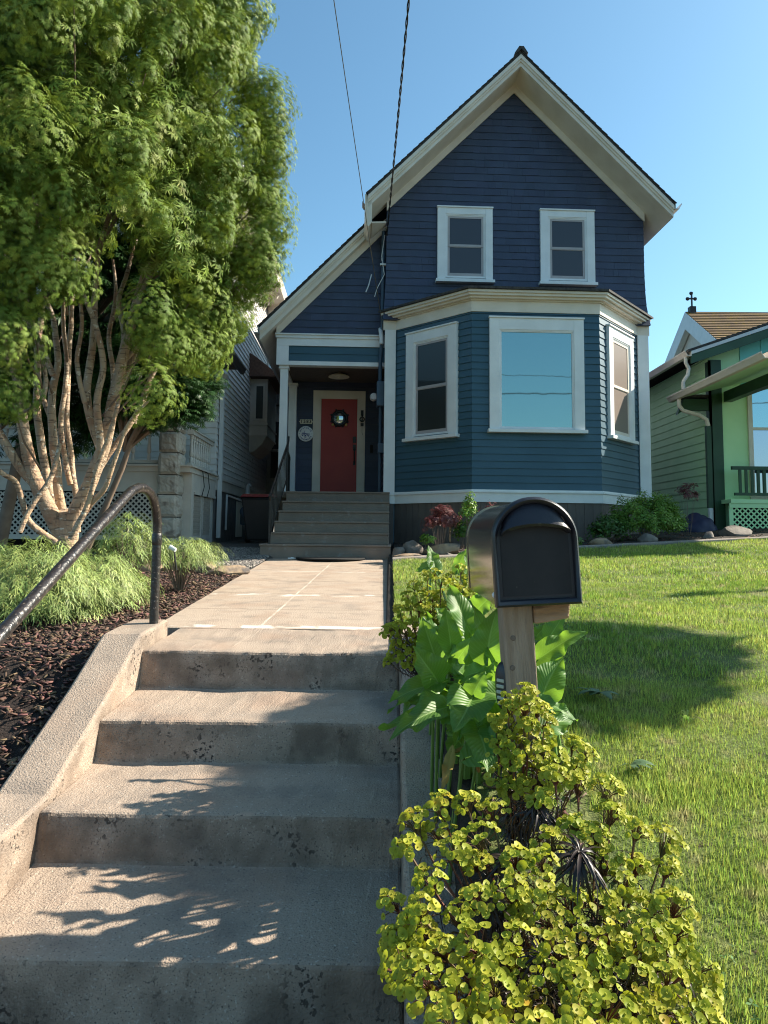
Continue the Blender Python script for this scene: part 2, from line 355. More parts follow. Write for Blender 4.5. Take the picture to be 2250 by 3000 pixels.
# front walk: slopes up to the porch steps and widens a little
mb = MB(); ys = np.linspace(4.362, 10.55, 60); zz = lambda y: .905+.0305*(y-4.36)
for y in ys:
    f = (y-4.36)/6.2; xl = -1.44-.33*f; xr = .04-.02*f
    for j in range(13):
        x = xl+(xr-xl)*j/12; mb.v.append((x + (.012*mnoise.noise(Vector((0, y*6, j))) if j in (0, 12) else 0), y, zz(y)+.004*mnoise.noise(Vector((x*2, y*2, 0)))))
    mb.v.append((xr, y, .6)); mb.v.append((xl, y, .6))
for i in range(len(ys)-1):
    for j in range(15): mb.f.append((i*15+j, i*15+(j+1) % 15, (i+1)*15+(j+1) % 15, (i+1)*15+j))
mb.f.append(tuple(range(15))); mb.f.append(tuple((len(ys)-1)*15+j for j in range(15)))
g = mb.build('front_walk', M['walk'], smooth=30); tag(g, kind='structure')
mb = MB(); ex = np.linspace(.02, 8.5, 36)
for x in ex:
    y = float(EDGE(x)); z = float(T(x, y)); mb.v += [(x, y-.02, z-.06), (x, y+.13, z-.06), (x, y+.13, z+.045), (x, y-.02, z+.035)]
for i in range(len(ex)-1):
    for j in range(4): mb.f.append((i*4+j, i*4+(j+1) % 4, (i+1)*4+(j+1) % 4, (i+1)*4+j))
mb.f.append((0, 1, 2, 3)); g = mb.build('concrete_edging', M['sidewalk'], bevel=.01); tag(g, kind='structure')
# ================================================================ the blue house (local frame: u along the front, v back, z up)
H0 = Vector((-.11, 12.5, 0))
house = thing('blue_house', 'dark blue gabled house with cream trim, a teal bay window and a red front door', 'house', H0, (0, 0, R(3)))
UC, ZR = 2.33, 10.08                                  # ridge u and height of the roof surface at the front
roofz = lambda u: ZR-abs(u-UC)
wing_z = lambda u: 7.156+1.03*(u+.353)

def courses(fr, z0, z1, step, lo, hi, mb, lip=.016, joint=None):
    """lapped boards; lo/hi give the run at a height"""
    z = z0
    while z < z1-1e-4:
        t = min(z+step, z1); a0, a1 = lo(z), hi(z); b0, b1 = lo(t), hi(t)
        if a1-a0 > .01:
            P = fr.pt; b1 = max(b1, b0+.001)
            mb.hexa([P(a0,z,0),P(a1,z,0),P(a1,z,lip),P(a0,z,lip),P(b0,t,0),P(b1,t,0),P(b1,t,.004),P(b0,t,.004)])
        z = t
def shingles(fr, z0, z1, step, lo, hi, mb, flare=None, extra=.0):
    z = z0; rr = random.Random(5)
    row = 0
    while z < z1-1e-3:
        t = min(z+step, z1); a0, a1 = lo(z), hi(z); b0, b1 = lo(t), hi(t); x = a0
        f0 = flare(z) if flare else 0; f1 = flare(t) if flare else 0
        wave = [rr.uniform(-.003, .003) for _ in range(9)]
        while x < a1-.005:
            x2 = min(x+rr.choice([.09, .13, .17, .22, .30]), a1)
            if a1-x2 < .05: x2 = a1
            j = np.interp((x-a0)/(a1-a0+.01)*8, range(9), wave); jj = j+rr.uniform(-.0025, .0025); li = .013+rr.uniform(0, .004)
            xa, xb = min(max(x, b0), b1), min(max(x2, b0), b1); xb = max(xb, xa)
            g = .0012 if rr.random() < .55 else 0
            P = fr.pt
            mb.hexa([P(x+g,z+jj,0),P(x2-g,z+jj,0),P(x2-g,z+jj,li+f0),P(x+g,z+jj,li+f0),P(xa+g,t+.008,0),P(xb-g+.0005,t+.008,0),P(xb-g+.0005,t+.008,.003+f1),P(xa+g,t+.008,.003+f1)])
            x = x2
        z = t; row += 1

# solid body behind the cladding
mb = MB()
mb.prism([(0.01,.012,1.0),(4.71,.012,1.0),(4.71,.012,roofz(4.71)-.30),(UC,.012,ZR-.30),(.01,.012,roofz(.01)-.30)], (0, 8.6, 0))
mb.build('house_body', M['teal'], house)
mb = MB()
mb.prism([(-1.95,2.02,1.0),(0,2.02,1.0),(0,2.02,7.2),(-1.95,2.02,5.2)], (0, 6.5, 0))
mb.prism([(-1.97,.32,5.08),(-.005,.32,5.08),(-.005,.32,7.22),(-1.97,.32,5.26)], (0, 1.695, 0))
mb.build('wing_body', M['navy'], house)

# upper shingles with the flared skirt
mb = MB(); F0 = Fr((0, 0), (4.72, 0))
fl = lambda z: .11*max(0, (5.75-z)/.5)**1.6 if z < 5.75 else 0
side = lambda z: .05*max(0, (6.3-z)/1.0)**1.5 if z < 6.3 else 0
shingles(F0, 5.27, 9.62, .134, lambda z: max(-.02-side(z), UC-(9.72-z)), lambda z: min(4.735+side(z), UC+(9.72-z)), mb, flare=fl)
mb.build('upper_shingles', M['navy'], house)
mb = MB(); FL = Fr((0, 1.99), (0, 0)); FRt = Fr((4.72, 0), (4.72, 8.5))
courses(FL, 1.4, 7.3, .134, lambda z: 0, lambda z: 1.985, mb); mb.build('side_shingles', M['navy'], house)
mb = MB(); courses(FRt, 5.2, 7.3, .134, lambda z: .0, lambda z: 8.4, mb, lip=.02); courses(FRt, 2.1, 5.2, .115, lambda z: .0, lambda z: 8.4, mb)
mb.build('side_shingles', M['navy'], house)
mb = MB(); FW = Fr((-2.0, .3), (0, .3))
shingles(FW, 5.08, 7.0, .134, lambda z: max(0, (z+.40-7.156)/1.03-.353+2.0), lambda z: 1.985, mb)
mb.build('wing_shingles', M['navy'], house)

# roofs
def slab(mb, u0, z0, u1, z1, t, v0, v1):
    return mb.prism([(u0,v0,z0),(u1,v0,z1),(u1,v0,z1-t),(u0,v0,z0-t)], (0, v1-v0, 0))
mb = MB()
def roof_side(mb, u0, z0, u1, z1, v0, v1):
    """shingled slope: lapped courses from eave (u1) to ridge (u0)"""
    n = int(math.hypot(u1-u0, z1-z0)/.14); rr = random.Random(3)
    nx, nz = -(z1-z0), (u1-u0); L = math.hypot(nx, nz); nx /= L; nz /= L
    if nz < 0: nx, nz = -nx, -nz
    for i in range(n):
        a, b = i/n, (i+1)/n; e = rr.uniform(0, .006)
        ua, za, ub, zb = u0+(u1-u0)*a, z0+(z1-z0)*a, u0+(u1-u0)*b, z0+(z1-z0)*b
        mb.prism([(ua,v0-e,za),(ub,v0-e,zb),(ub+nx*.017,v0-e,zb+nz*.017),(ua+nx*.006,v0-e,za+nz*.006)], (0, v1-v0, 0))
slab(mb, UC, ZR, 5.06, ZR-2.73, .05, -.60, 9); slab(mb, UC, ZR, -.38, ZR-2.71, .05, -.60, 9)
slab(mb, -.36, wing_z(-.36), -2.30, wing_z(-2.30), .05, .06, 9)
roof_side(mb, UC, ZR, 5.08, ZR-2.75, -.62, 9); roof_side(mb, UC, ZR, -.40, ZR-2.73, -.62, 9); roof_side(mb, -.34, wing_z(-.34), -2.32, wing_z(-2.32), .04, 9)
roof = mb.build('roof', M['shingle'], house)
mb = MB(); mb.prism([(UC-.10,-.64,ZR-.07),(UC,-.64,ZR+.02),(UC+.10,-.64,ZR-.07),(UC+.12,-.64,ZR-.05),(UC+.04,-.64,ZR+.075),(UC-.04,-.64,ZR+.075),(UC-.12,-.64,ZR-.05)], (0, 9.6, 0))
mb.build('ridge_cap', M['shingle'], roof)
# rake boards with a crown moulding, soffits, friezes
mb = MB()
def rake(u0, u1, zf, v, drop=.25):
    a, b = zf(u0)-.052, zf(u1)-.052
    slab(mb, u0, a-.001, u1, b-.001, drop-.05, v, v+.03)
    slab(mb, u0, a, u1, b, .075, v-.045, v-.002)
    slab(mb, u0, a-.02, u1, b-.02, .10, v-.022, v-.001)
zl = lambda u: ZR-(UC-u); zr_ = lambda u: ZR-(u-UC)
rake(UC, -.37, zl, -.56); rake(UC, 5.05, zr_, -.56); rake(-.372, -2.28, wing_z, .10, .27)
mb.build('rake_board', M['cream'], house)
mb = MB()
slab(mb, UC, ZR-.235, -.36, ZR-.235-2.69, .02, -.53, .02); slab(mb, UC, ZR-.235, 5.05, ZR-.235-2.72, .02, -.53, .02)
slab(mb, -.02, wing_z(-.02)-.25, -2.27, wing_z(-2.27)-.25, .02, .13, .34)
slab(mb, 4.68, ZR-.235-2.35, 5.05, ZR-.235-2.72, .02, .02, 9); slab(mb, -.02, zl(-.02)-.235, -.36, zl(-.36)-.235, .02, .02, .12)
slab(mb, -1.9, wing_z(-1.9)-.25, -2.27, wing_z(-2.27)-.25, .02, .34, 9)
mb.build('soffit', M['cream'], house)
mb = MB()
slab(mb, UC, 9.90, -.02, 9.90-(UC+.02), .235, -.045, -.0185-.0); slab(mb, UC, 9.90, 4.745, 9.90-(4.745-UC), .235, -.045, -.0185)
slab(mb, -.0, wing_z(0)-.26, -2.0, wing_z(-2.0)-.26, .17, .262, .2815)
mb.build('frieze_board', M['cream'], house)
# boxed eave return at the left end of the main gable
mb = MB()
mb.prism([(-.40,-.56,zl(-.37)-.03),(-.30,-.56,zl(-.37)-.03),(-.30,-.56,6.86),(-.36,-.56,6.78),(-.40,-.56,6.82)], (0, .66, 0))
mb.prism([(-.425,-.58,7.35),(-.402,-.58,7.35),(-.402,-.58,6.84),(-.425,-.58,6.86)], (0, .68, 0))
mb.prism([(-.30,-.55,6.87),(-.30,.10,6.87),(-.03,.10,7.12),(-.03,-.03,7.12)], (0, 0, -.03))
mb.build('eave_return', M['cream'], house)
# gutters
def gutter(mb, p0, p1, out, w=.12, h=.10):
    p0, p1, o = Vector(p0), Vector(p1), Vector(out).normalized(); up = Vector((0, 0, 1))
    prof = [(0, 0), (0, -h), (w*.6, -h), (w*.85, -h*.45), (w, -h*.2), (w, 0), (w-.012, 0), (w-.012, -h*.2), (w*.8, -h*.4), (w*.55, -h+.01), (.01, -h+.01), (.01, 0)]
    mb.prism([p0+o*a+up*b for a, b in prof], p1-p0)
mb = MB(); gutter(mb, (5.065, -.61, 7.34), (5.065, 8.9, 7.34), (1, 0, 0)); mb.build('gutter', M['gutterm'], house)
mb = MB(); gutter(mb, (-2.30, .03, 5.13), (-2.30, 8.9, 5.13), (-1, 0, 0), .13, .11); mb.build('gutter', M['gutterm'], house)
mb = MB(); gutter(mb, (-.41, -.2, 7.40), (-.41, .03, 7.40), (-1, 0, 0), .06, .05); mb.build('roof_vent_pipe', M['skirt'], house)

# ---- windows
def window(parent, fr, a0, a1, z0, z1, g0, g1, h0, h1, glass, hung=True, n=.036, sash='sash', head=True):
    mb = MB(); c = 0.115
    mb.fbox(fr, a0, g0-.03, z0+.03, z1, -.005, n+.03); mb.fbox(fr, g1+.03, a1, z0+.03, z1, -.005, n+.03)
    mb.fbox(fr, g0-.03, g1+.03, h1+.03, z1, -.005, n+.027); mb.fbox(fr, g0-.03, g1+.03, z0+.03, h0-.04, -.005, n+.02)
    mb.fbox(fr, a0-.03, a1+.03, z0-.025, z0+.029, -.005, n+.085)
    if head: mb.fbox(fr, a0-.012, a1+.012, z1+.001, z1+.028, -.005, n+.05)
    w = mb.build('window', M['trimwhite'], parent, bevel=.003)
    mb = MB()
    for k, (e, nn) in enumerate([(.03, .018), (.012, .008)]):
        mb.fbox(fr, g0-e-.0, g0-e+.018, h0-e, h1+e, 0, n+nn); mb.fbox(fr, g1+e-.018, g1+e, h0-e, h1+e, 0, n+nn)
        mb.fbox(fr, g0-e+.018, g1+e-.018, h1+e-.018, h1+e, 0, n+nn-.001); mb.fbox(fr, g0-e+.018, g1+e-.018, h0-e, h0-e+.018, 0, n+nn-.001)
    mb.build('frame_moulding', M['trimwhite'], w)
    hm = (h0+h1)/2
    mb = MB()
    if hung:
        s = .045
        for lo, hi, nn in [(hm-.01, h1, .004), (h0, hm+.02, -.004)]:
            mb.fbox(fr, g0, g0+s, lo, hi, -.01, n+nn); mb.fbox(fr, g1-s, g1, lo, hi, -.01, n+nn)
            mb.fbox(fr, g0+s, g1-s, hi-s*.9, hi, -.01, n+nn-.001); mb.fbox(fr, g0+s, g1-s, lo, lo+(s if nn > 0 else s*1.4), -.01, n+nn-.0012)
        mb.build('sash', M[sash], w)
        for lo, hi, nn in [(hm+.03, h1-s*.9, .0), (h0+s*1.4, hm-.018, -.008)]:
            m2 = MB(); m2.fbox(fr, g0+s, g1-s, lo, hi, -.012, n+nn-.006); m2.build('pane', glass, w)
    else:
        m2 = MB(); m2.fbox(fr, g0+.006, g1-.006, h0+.006, h1-.006, -.012, n-.008); m2.build('pane', glass, w)
    return w
window(house, F0, .905, 1.915, 6.02, 7.40, 1.085, 1.755, 6.12, 7.25, M['glass_mid'])
window(house, F0, 2.795, 3.80, 6.02, 7.40, 2.97, 3.625, 6.12, 7.25, M['glass_mid'])

# ---- bay
PL0, PL1, PR0, PR1 = (.17, 0), (1.344, -1.2), (3.445, -1.2), (4.56, 0)
FA, FB, FC = Fr(PL0, PL1), Fr(PL1, PR0), Fr(PR0, PR1)
mb = MB(); mb.prism([(.18,.01,1.98),(1.35,-1.19,1.98),(3.44,-1.19,1.98),(4.55,.01,1.98)], (0, 0, 3.2))
bay = mb.build('bay_window', M['teal'], house)
mb = MB()
for fr in (FA, FB, FC): courses(fr, 2.185, 5.14, .1155, lambda z: -.004, lambda z: fr.L+.006, mb, lip=.019)
mb.build('clapboard_siding', M['teal'], bay)
def ring(mb, off0, off1, z0, z1, ends=True):
    """a moulding that follows the three faces of the bay between two offsets"""
    def corner(o):
        n = [FA.N, FB.N, FC.N]; P = [Vector((PL1[0], PL1[1], 0)), Vector((PR0[0], PR0[1], 0))]; out = []
        k = math.tan(math.acos(max(-1, min(1, FA.N.dot(FB.N))))/2)
        a = Vector((PL0[0], PL0[1], 0)); s = o*1.0
        out.append(Vector((a.x - o*math.sqrt(2)*.99, 0, 0)))
        for i, p in enumerate(P):
            h = (n[i]+n[i+1]).normalized(); c = h.dot(n[i]); out.append(p+h*(o/c))
        b = Vector((PR1[0], PR1[1], 0)); out.append(Vector((b.x + o*math.sqrt(2)*.99, 0, 0)))
        return out
    A, B = corner(off0), corner(off1); Z0, Z1 = Vector((0, 0, z0)), Vector((0, 0, z1))
    for i in range(3):
        mb.hexa([A[i]+Z0, A[i+1]+Z0, B[i+1]+Z0, B[i]+Z0, A[i]+Z1, A[i+1]+Z1, B[i+1]+Z1, B[i]+Z1])
mb = MB()
ring(mb, 0, .03, 5.10, 5.28); ring(mb, 0, .06, 5.281, 5.30); ring(mb, 0, .12, 5.301, 5.335); ring(mb, 0, .17, 5.336, 5.375); ring(mb, 0, .20, 5.376, 5.415)
mb.box(-.06, .17, -.035, -.001, 5.1, 5.29); mb.box(4.56, 4.79, -.035, -.001, 5.1, 5.29)
mb.build('bay_cornice', M['cream'], bay)
mb = MB(); ring(mb, -.3, .215, 5.417, 5.437)
def rp(o):
    k = .4142; return [(PL0[0]-o*1.4, 0), (PL1[0]-o*k, PL1[1]-o), (PR0[0]+o*k, PR0[1]-o), (PR1[0]+o*1.4, 0)]
lo, hi = rp(.235), rp(-.75)
for i in range(3):
    a, b = lo[i], lo[i+1]; c, d = hi[i+1], hi[i]
    for k in range(7):
        f, g_ = k/7, (k+1)/7; L = lambda p, q, t: (p[0]+(q[0]-p[0])*t, p[1]+(q[1]-p[1])*t)
        z0_, z1_ = 5.44+.26*f, 5.44+.26*g_
        p1, p2, p3, p4 = L(a, d, f), L(b, c, f), L(b, c, g_), L(a, d, g_)
        mb.hexa([(*p1, z0_-.02), (*p2, z0_-.02), (*p3, z1_-.02), (*p4, z1_-.02), (*p1, z0_+.018), (*p2, z0_+.018), (*p3, z1_+.004), (*p4, z1_+.004)])
mb.build('bay_roof', M['shingle'], bay)
mb = MB(); ring(mb, 0, .03, 1.985, 2.135); ring(mb, 0, .055, 2.136, 2.16); ring(mb, 0, .035, 2.161, 2.185)
mb.box(-.05, .17, -.055, 0, 1.985, 2.135); mb.box(-.07, .17, -.08, 0, 2.136, 2.16); mb.box(4.56, 4.79, -.055, 0, 1.985, 2.135); mb.box(4.56, 4.81, -.08, 0, 2.136, 2.16)
mb.build('base_trim', M['trimwhite'], bay)
mb = MB(); mb.box(-.03, .165, -.045, 0, 2.162, 5.10); mb.build('corner_board', M['trimwhite'], house)
mb = MB(); mb.box(4.565, 4.765, -.045, 0, 2.162, 5.10); mb.box(4.70, 4.765, .0, .10, 2.162, 5.10); mb.build('corner_board', M['trimwhite'], house)
window(bay, FB, 1.621-1.344, 3.174-1.344, 3.13, 4.99, 1.845-1.344-.03, 2.951-1.344+.03, 3.20, 4.77, M['glass_sky'], hung=False)
window(bay, FA, .295, 1.408, 3.075, 4.95, .50, 1.21, 3.16, 4.75, M['glass_dark'])
window(bay, FC, .265, 1.325, 3.09, 4.97, .45, 1.15, 3.17, 4.78, M['screen'], sash='cream')
# skirting boards under the bay
mb = MB()
for (fr, L) in ((FA, FA.L), (FB, FB.L), (FC, FC.L)):
    x = 0
    while x < L:
        x2 = min(x+.14, L); mb.fbox(fr, x+.002, x2-.002, 1.0, 1.984, -.03, .0); x = x2
for x in (-.03, 4.60): mb.box(x, x+.18, -.04, .02, 1.0, 1.984)
for fr in (FA, FB, FC): mb.fbox(fr, 0, fr.L, 1.0, 1.98, -.06, -.031)
mb.build('foundation_skirt', M['skirt'], house)

# ---- porch
mb = MB(); FWb = Fr((-1.99, .3), (.0, .3)); FL2 = Fr((-1.99, 2.1), (-1.99, .3))
mb.fbox(FWb, -.02, 1.985, 5.00, 5.055, -.04, .05); mb.fbox(FWb, -.03, 1.985, 5.056, 5.078, -.04, .075); mb.fbox(FWb, 0, 1.985, 4.86, 4.999, -.15, .03)
mb.fbox(FWb, 0, .22, 4.50, 4.859, -.15, .028); mb.fbox(FWb, .221, 1.985, 4.50, 4.575, -.15, .028); mb.fbox(FWb, .221, 1.985, 4.576, 4.859, -.15, .0)
mb.fbox(FL2, -.1, 1.80, 4.50, 5.05, -.15, .0)
beam = mb.build('porch_beam', M['trimwhite'], house)
mb = MB(); courses(FWb, 4.578, 4.858, .14, lambda z: .222, lambda z: 1.984, mb); mb.build('clapboard_siding', M['teal'], beam)
for (u, v, w, z0) in ((-1.92, .33, .14, 2.18), (-1.90, 1.86, .16, 2.18)):
    mb = MB(); mb.box(u, u+w, v, v+w, z0, 4.5); mb.box(u-.02, u+w+.02, v-.02, v+w+.02, 4.44, 4.499); mb.box(u-.012, u+w+.012, v-.012, v+w+.012, z0, z0+.12); mb.build('porch_post', M['trimwhite'], house, bevel=.004)
mb = MB(); mb.box(-1.97, -.01, .31, 2.0, 4.56, 4.58); mb.build('porch_ceiling', M['skirt'], house)
mb = MB(); mb.box(-1.97, -.01, .22, 2.02, 2.08, 2.19); mb.box(-1.95, -.01, .35, 2.0, 1.0, 2.08); mb.build('porch_floor', M['porchgrey'], house)
mb = MB(); FD = Fr((-1.95, 2.0), (0, 2.0)); courses(FD, 2.19, 4.56, .125, lambda z: 0, lambda z: 1.94, mb); mb.build('porch_wall_siding', M['teal'] if 0 else M['navy'], house)  # navy in place of teal paints in the shade of the porch recess
mb = MB(); d0, d1 = .545, 1.615  # casing outer
mb.fbox(FD, d0, d0+.145, 2.19, 4.375, 0, .05); mb.fbox(FD, d1-.145, d1, 2.19, 4.375, 0, .05); mb.fbox(FD, d0+.145, d1-.145, 4.225, 4.375, 0, .048)
mb.fbox(FD, d0+.145, d0+.165, 2.19, 4.225, 0, .035); mb.fbox(FD, d1-.165, d1-.145, 2.19, 4.225, 0, .035); mb.fbox(FD, d0+.165, d1-.165, 4.205, 4.225, 0, .034)
mb.build('door_casing', M['cream'], house, bevel=.003)
mb = MB(); mb.fbox(FD, d0+.167, d1-.167, 2.20, 4.203, 0, .028); door = mb.build('front_door', M['red'], house)
pc = FD.pt(1.088, 3.80, .03)
mb = MB(); mb.lathe([(.175, 0), (.175, -.02), (.150, -.045), (.138, -.045), (.132, -.02)], pc, 'y', 28)
for a in range(8):
    g_ = a*math.pi/4+.39; mb.lathe([(.022, 0), (.022, -.022), (.012, -.03)], pc+Vector((math.cos(g_)*.182, 0, math.sin(g_)*.182)), 'y', 8)
ph = mb.build('porthole_frame', M['iron'], door, smooth=40)
mb = MB(); mb.lathe([(.140, -.012), (.12, -.03), (.07, -.042), (.02, -.046)], pc, 'y', 28); mb.build('porthole_glass', glass_mat('porthole_glass', (.05,.08,.11), .45, (.9, 1, 1)), door, smooth=True)
for sx in (-1, 1): mb = MB(); mb.lathe([(.028, -.02), (.028, -.04), (.014, -.05)], pc+Vector((sx*.135, 0, -.135)), 'y', 10); mb.build('porthole_bolt', M['brass'], door, smooth=40)
mb = MB(); hx = 1.40
mb.fbox(FD, hx-.035, hx+.035, 3.30, 3.43, .028, .042); mb.build('lock_plate', M['iron'], door, bevel=.006)
mb = MB(); mb.fbox(FD, hx-.032, hx+.032, 3.14, 3.26, .028, .045); mb.fbox(FD, hx-.025, hx+.025, 2.84, 2.92, .028, .042)
mb.tube([FD.pt(hx, 3.19, .045), FD.pt(hx, 3.17, .085), FD.pt(hx, 3.05, .095), FD.pt(hx, 2.93, .085), FD.pt(hx, 2.88, .045)], .013, 8)
mb.build('door_handle', M['iron'], door, smooth=40)

# conduit, meter box and downspout on the side wall by the porch
mb = MB(); mb.tube([(-.07,.14,7.0), (-.07,.14,5.3), (-.075,.16,4.95), (-.10,.20,4.6), (-.10,.20,4.0)], .035, 10); mb.build('conduit', M['bluegrey'], house, smooth=40)
mb = MB(); mb.tube([(-.105,.22,5.18), (-.10,.14,5.12), (-.085,.11,5.0), (-.085,.11,4.88)], .04, 10); mb.build('pipe_elbow', M['white'], house, smooth=40)
mb = MB(); mb.box(-.16, -.02, .12, .36, 3.75, 4.2); mb.box(-.13, -.02, .14, .32, 2.9, 3.08); mb.tube([(-.09,.23,3.76), (-.09,.23,2.2)], .03, 8); bx_ = mb.build('meter_box', M['bluegrey'], house, bevel=.01)
mb = MB(); mb.lathe([(.075, 0), (.075, -.08), (.06, -.12)], (-.20, 0.55+.12, 4.0), 'y', 16); mb.build('electric_meter', M['white'], house, smooth=40)
mb = MB(); mb.box(-.105, -.085, .06, .085, 6.42, 6.46); mb.box(-.13,-.02,.05,.11,6.33,6.36)
mb.tube([(-.05,.08,6.9), (-.10,.06,6.5), (-.05,.05,6.15), (-.18,.09,5.9), (-.22,.1,5.75)], .008, 6); mb.tube([(-.28,.2,6.2),(-.33,.15,5.98),(-.38,.15,5.85)], .012, 6)
mb.build('service_fittings', M['gutterm'], house)
# ================================================================ grey neighbour house
M['greyw'] = mat('old_grey_white_paint', (0.60, 0.58, 0.56), (0.70, 0.68, 0.65), rough=.6, scale=4, bump=.15, c3=(0.17, 0.12, 0.10), s3=2.6, t3=(.70, .72))
M['greytrim'] = mat('old_trim_paint', (0.50, 0.46, 0.41), (0.56, 0.52, 0.46), rough=.6, scale=5, bump=.1)
M['greybase'] = mat('rough_foundation', (0.12, 0.11, 0.11), (0.18, 0.165, 0.16), rough=.9, scale=6, bump=.5)
M['stone'] = mat('rusticated_stone', (0.33, 0.29, 0.24), (0.46, 0.41, 0.35), rough=.85, scale=3, bump=.7, bscale=18, c3=(.22,.18,.15), s3=8, t3=(.55,.7))
gh = thing('grey_clapboard_house', 'weathered grey-white clapboard house with a stone-pillared porch behind the maple tree', 'house', (-3.1, 10.75, 0), (0, 0, R(2.5)))
mb = MB(); mb.box(-8, -.012, 2.015, 15, 1.0, 7.7); mb.build('house_body', M['greyw'], gh)
GS = Fr((0, 2.0), (0, 15)); GF = Fr((-8, 2.0), (0, 2.0))
mb = MB(); courses(GS, 2.45, 7.66, .112, lambda z: 0, lambda z: 13, mb, lip=.022); mb.build('side_clapboards', M['greyw'], gh)
mb = MB(); courses(GF, 2.45, 7.66, .112, lambda z: 0, lambda z: 8.0, mb, lip=.022); mb.build('front_clapboards', M['greyw'], gh)
mb = MB(); mb.fbox(GS, -.02, 13, 2.22, 2.44, 0, .035); mb.fbox(GS, -.02, 13, 2.41, 2.455, .0, .06); mb.build('water_table', M['greytrim'], gh)
mb = MB(); mb.fbox(GS, 0, 13, 1.0, 2.22, -.01, .0); mb.build('foundation', M['greybase'], gh)
mb = MB(); mb.fbox(GS, 2.3, 3.0, 1.35, 2.1, .0, .02); mb.build('basement_door', M['greytrim'], gh)
# roof, deep soffit with brackets
mb = MB(); e = .5
mb.prism([(e,1.2,7.92),(-4,1.2,11.2),(-8.5,1.2,7.92)], (0, 14.3, 0)); mb.build('roof', M['shingle'], gh)
mb = MB(); mb.prism([(0,1.25,7.62),(e,1.25,7.72),(e+.06,1.25,7.9),(0,1.25,7.9)], (0, 14.2, 0)); mb.box(-8, e, 1.1, 2.0, 7.66, 7.9)
sf = mb.build('eave_soffit', M['cream'], gh)
for i in range(14):
    v = 2.3+i*.85; mb = MB(); mb.prism([(.03,v,7.63),(.42,v,7.70),(.38,v,7.58),(.22,v,7.50),(.10,v,7.36),(.03,v,7.2)], (0, .09, 0)); mb.build('bracket', M['cream'], sf)
# oriel
mb = MB(); v0, v1 = 5.7, 7.4
mb.box(0, .42, v0, v1, 3.72, 5.05); mb.box(0, .45, v0-.03, v1+.03, 3.95, 3.985); mb.box(0, .44, v0-.02, v1+.02, 3.70, 3.74)
mb.prism([(0,v0+.1,3.30),(.12,v0+.1,3.34),(.30,v0+.05,3.5),(.42,v0,3.70),(0,v0,3.70)], (0, v1-v0-.1, 0)); orl = mb.build('oriel_bay', M['greytrim'], gh)
mb = MB(); mb.prism([(0,v0-.25,5.06),(.68,v0-.25,5.06),(.68,v0-.25,5.12),(.12,v0-.25,5.55),(0,v0-.25,5.62)], (0, v1-v0+.5, 0)); mb.build('oriel_roof', mat('brown_roof', (.10,.055,.04), (.14,.08,.06), rough=.9, scale=18, bump=.4), orl)
mb = MB(); mb.box(.11, .37, v0-.03, v0-.002, 4.05, 4.92); mb.build('oriel_frame', M['greytrim'], orl, bevel=.004)
mb = MB(); mb.box(.16, .32, v0-.036, v0-.031, 4.1, 4.87); mb.build('pane', M['glass_dark'], orl)
# rear bay
mb = MB(); v0, v1 = 8.9, 12; mb.box(0, .62, v0, v1, 2.5, 4.95); mb.box(0, .68, v0-.06, v1, 4.75, 4.95); rb = mb.build('rear_bay', M['greytrim'], gh)
mb = MB(); mb.prism([(0,v0-.3,4.955),(.9,v0-.3,4.955),(.9,v0-.3,5.0),(0,v0-.3,5.45)], (0, v1-v0+.6, 0)); mb.build('bay_roof', M['shingle'], rb)
mb = MB(); mb.box(.06, .58, v0-.04, v0-.002, 2.85, 4.62); mb.box(.10,.54,v0-.055,v0-.041,3.68,3.74); mb.build('window_frame', M['greytrim'], rb, bevel=.004)
mb = MB(); mb.box(.13, .51, v0-.048, v0-.042, 2.95, 3.67); mb.build('pane', M['glass_mid'], rb)
mb = MB(); mb.box(.13, .51, v0-.048, v0-.042, 3.75, 4.52); mb.build('pane', M['glass_mid'], rb)
for (v, z0, z1) in ((8.5, 5.55, 6.95), (12.4, 5.5, 7.0)):
    a = v-2; mb = MB(); mb.fbox(GS, a, a+.9, z0, z1, 0, .05); wf = mb.build('window', M['greytrim'], gh)
    mb = MB(); mb.fbox(GS, a+.12, a+.78, z0+.12, z1-.12, .05, .055); mb.build('pane', M['glass_mid'], wf)
# downspout, vent pipe
mb = MB(); mb.box(.03, .10, 2.12, 2.20, 1.35, 2.5); mb.box(.03,.10,2.12,2.20,2.5,4.2); mb.prism([(.02,2.08,4.2),(.12,2.08,4.2),(.16,2.08,4.35),(.0,2.08,4.35)], (0,.16,0)); mb.build('downspout', M['gutterm'], gh)
mb = MB(); mb.tube([(.05,4.9,2.1),(.12,4.9,2.12),(.14,4.9,2.3),(.14,4.9,2.46),(.2,4.88,2.5)], .05, 10); mb.build('vent_pipe', M['white'], gh, smooth=40)
mb = MB(); mb.tube([(.06,4.7,2.13),(.06,2.9,2.16),(.06,2.88,1.5)], .02, 8); mb.build('drain_pipe', M['gutterm'], gh, smooth=40)
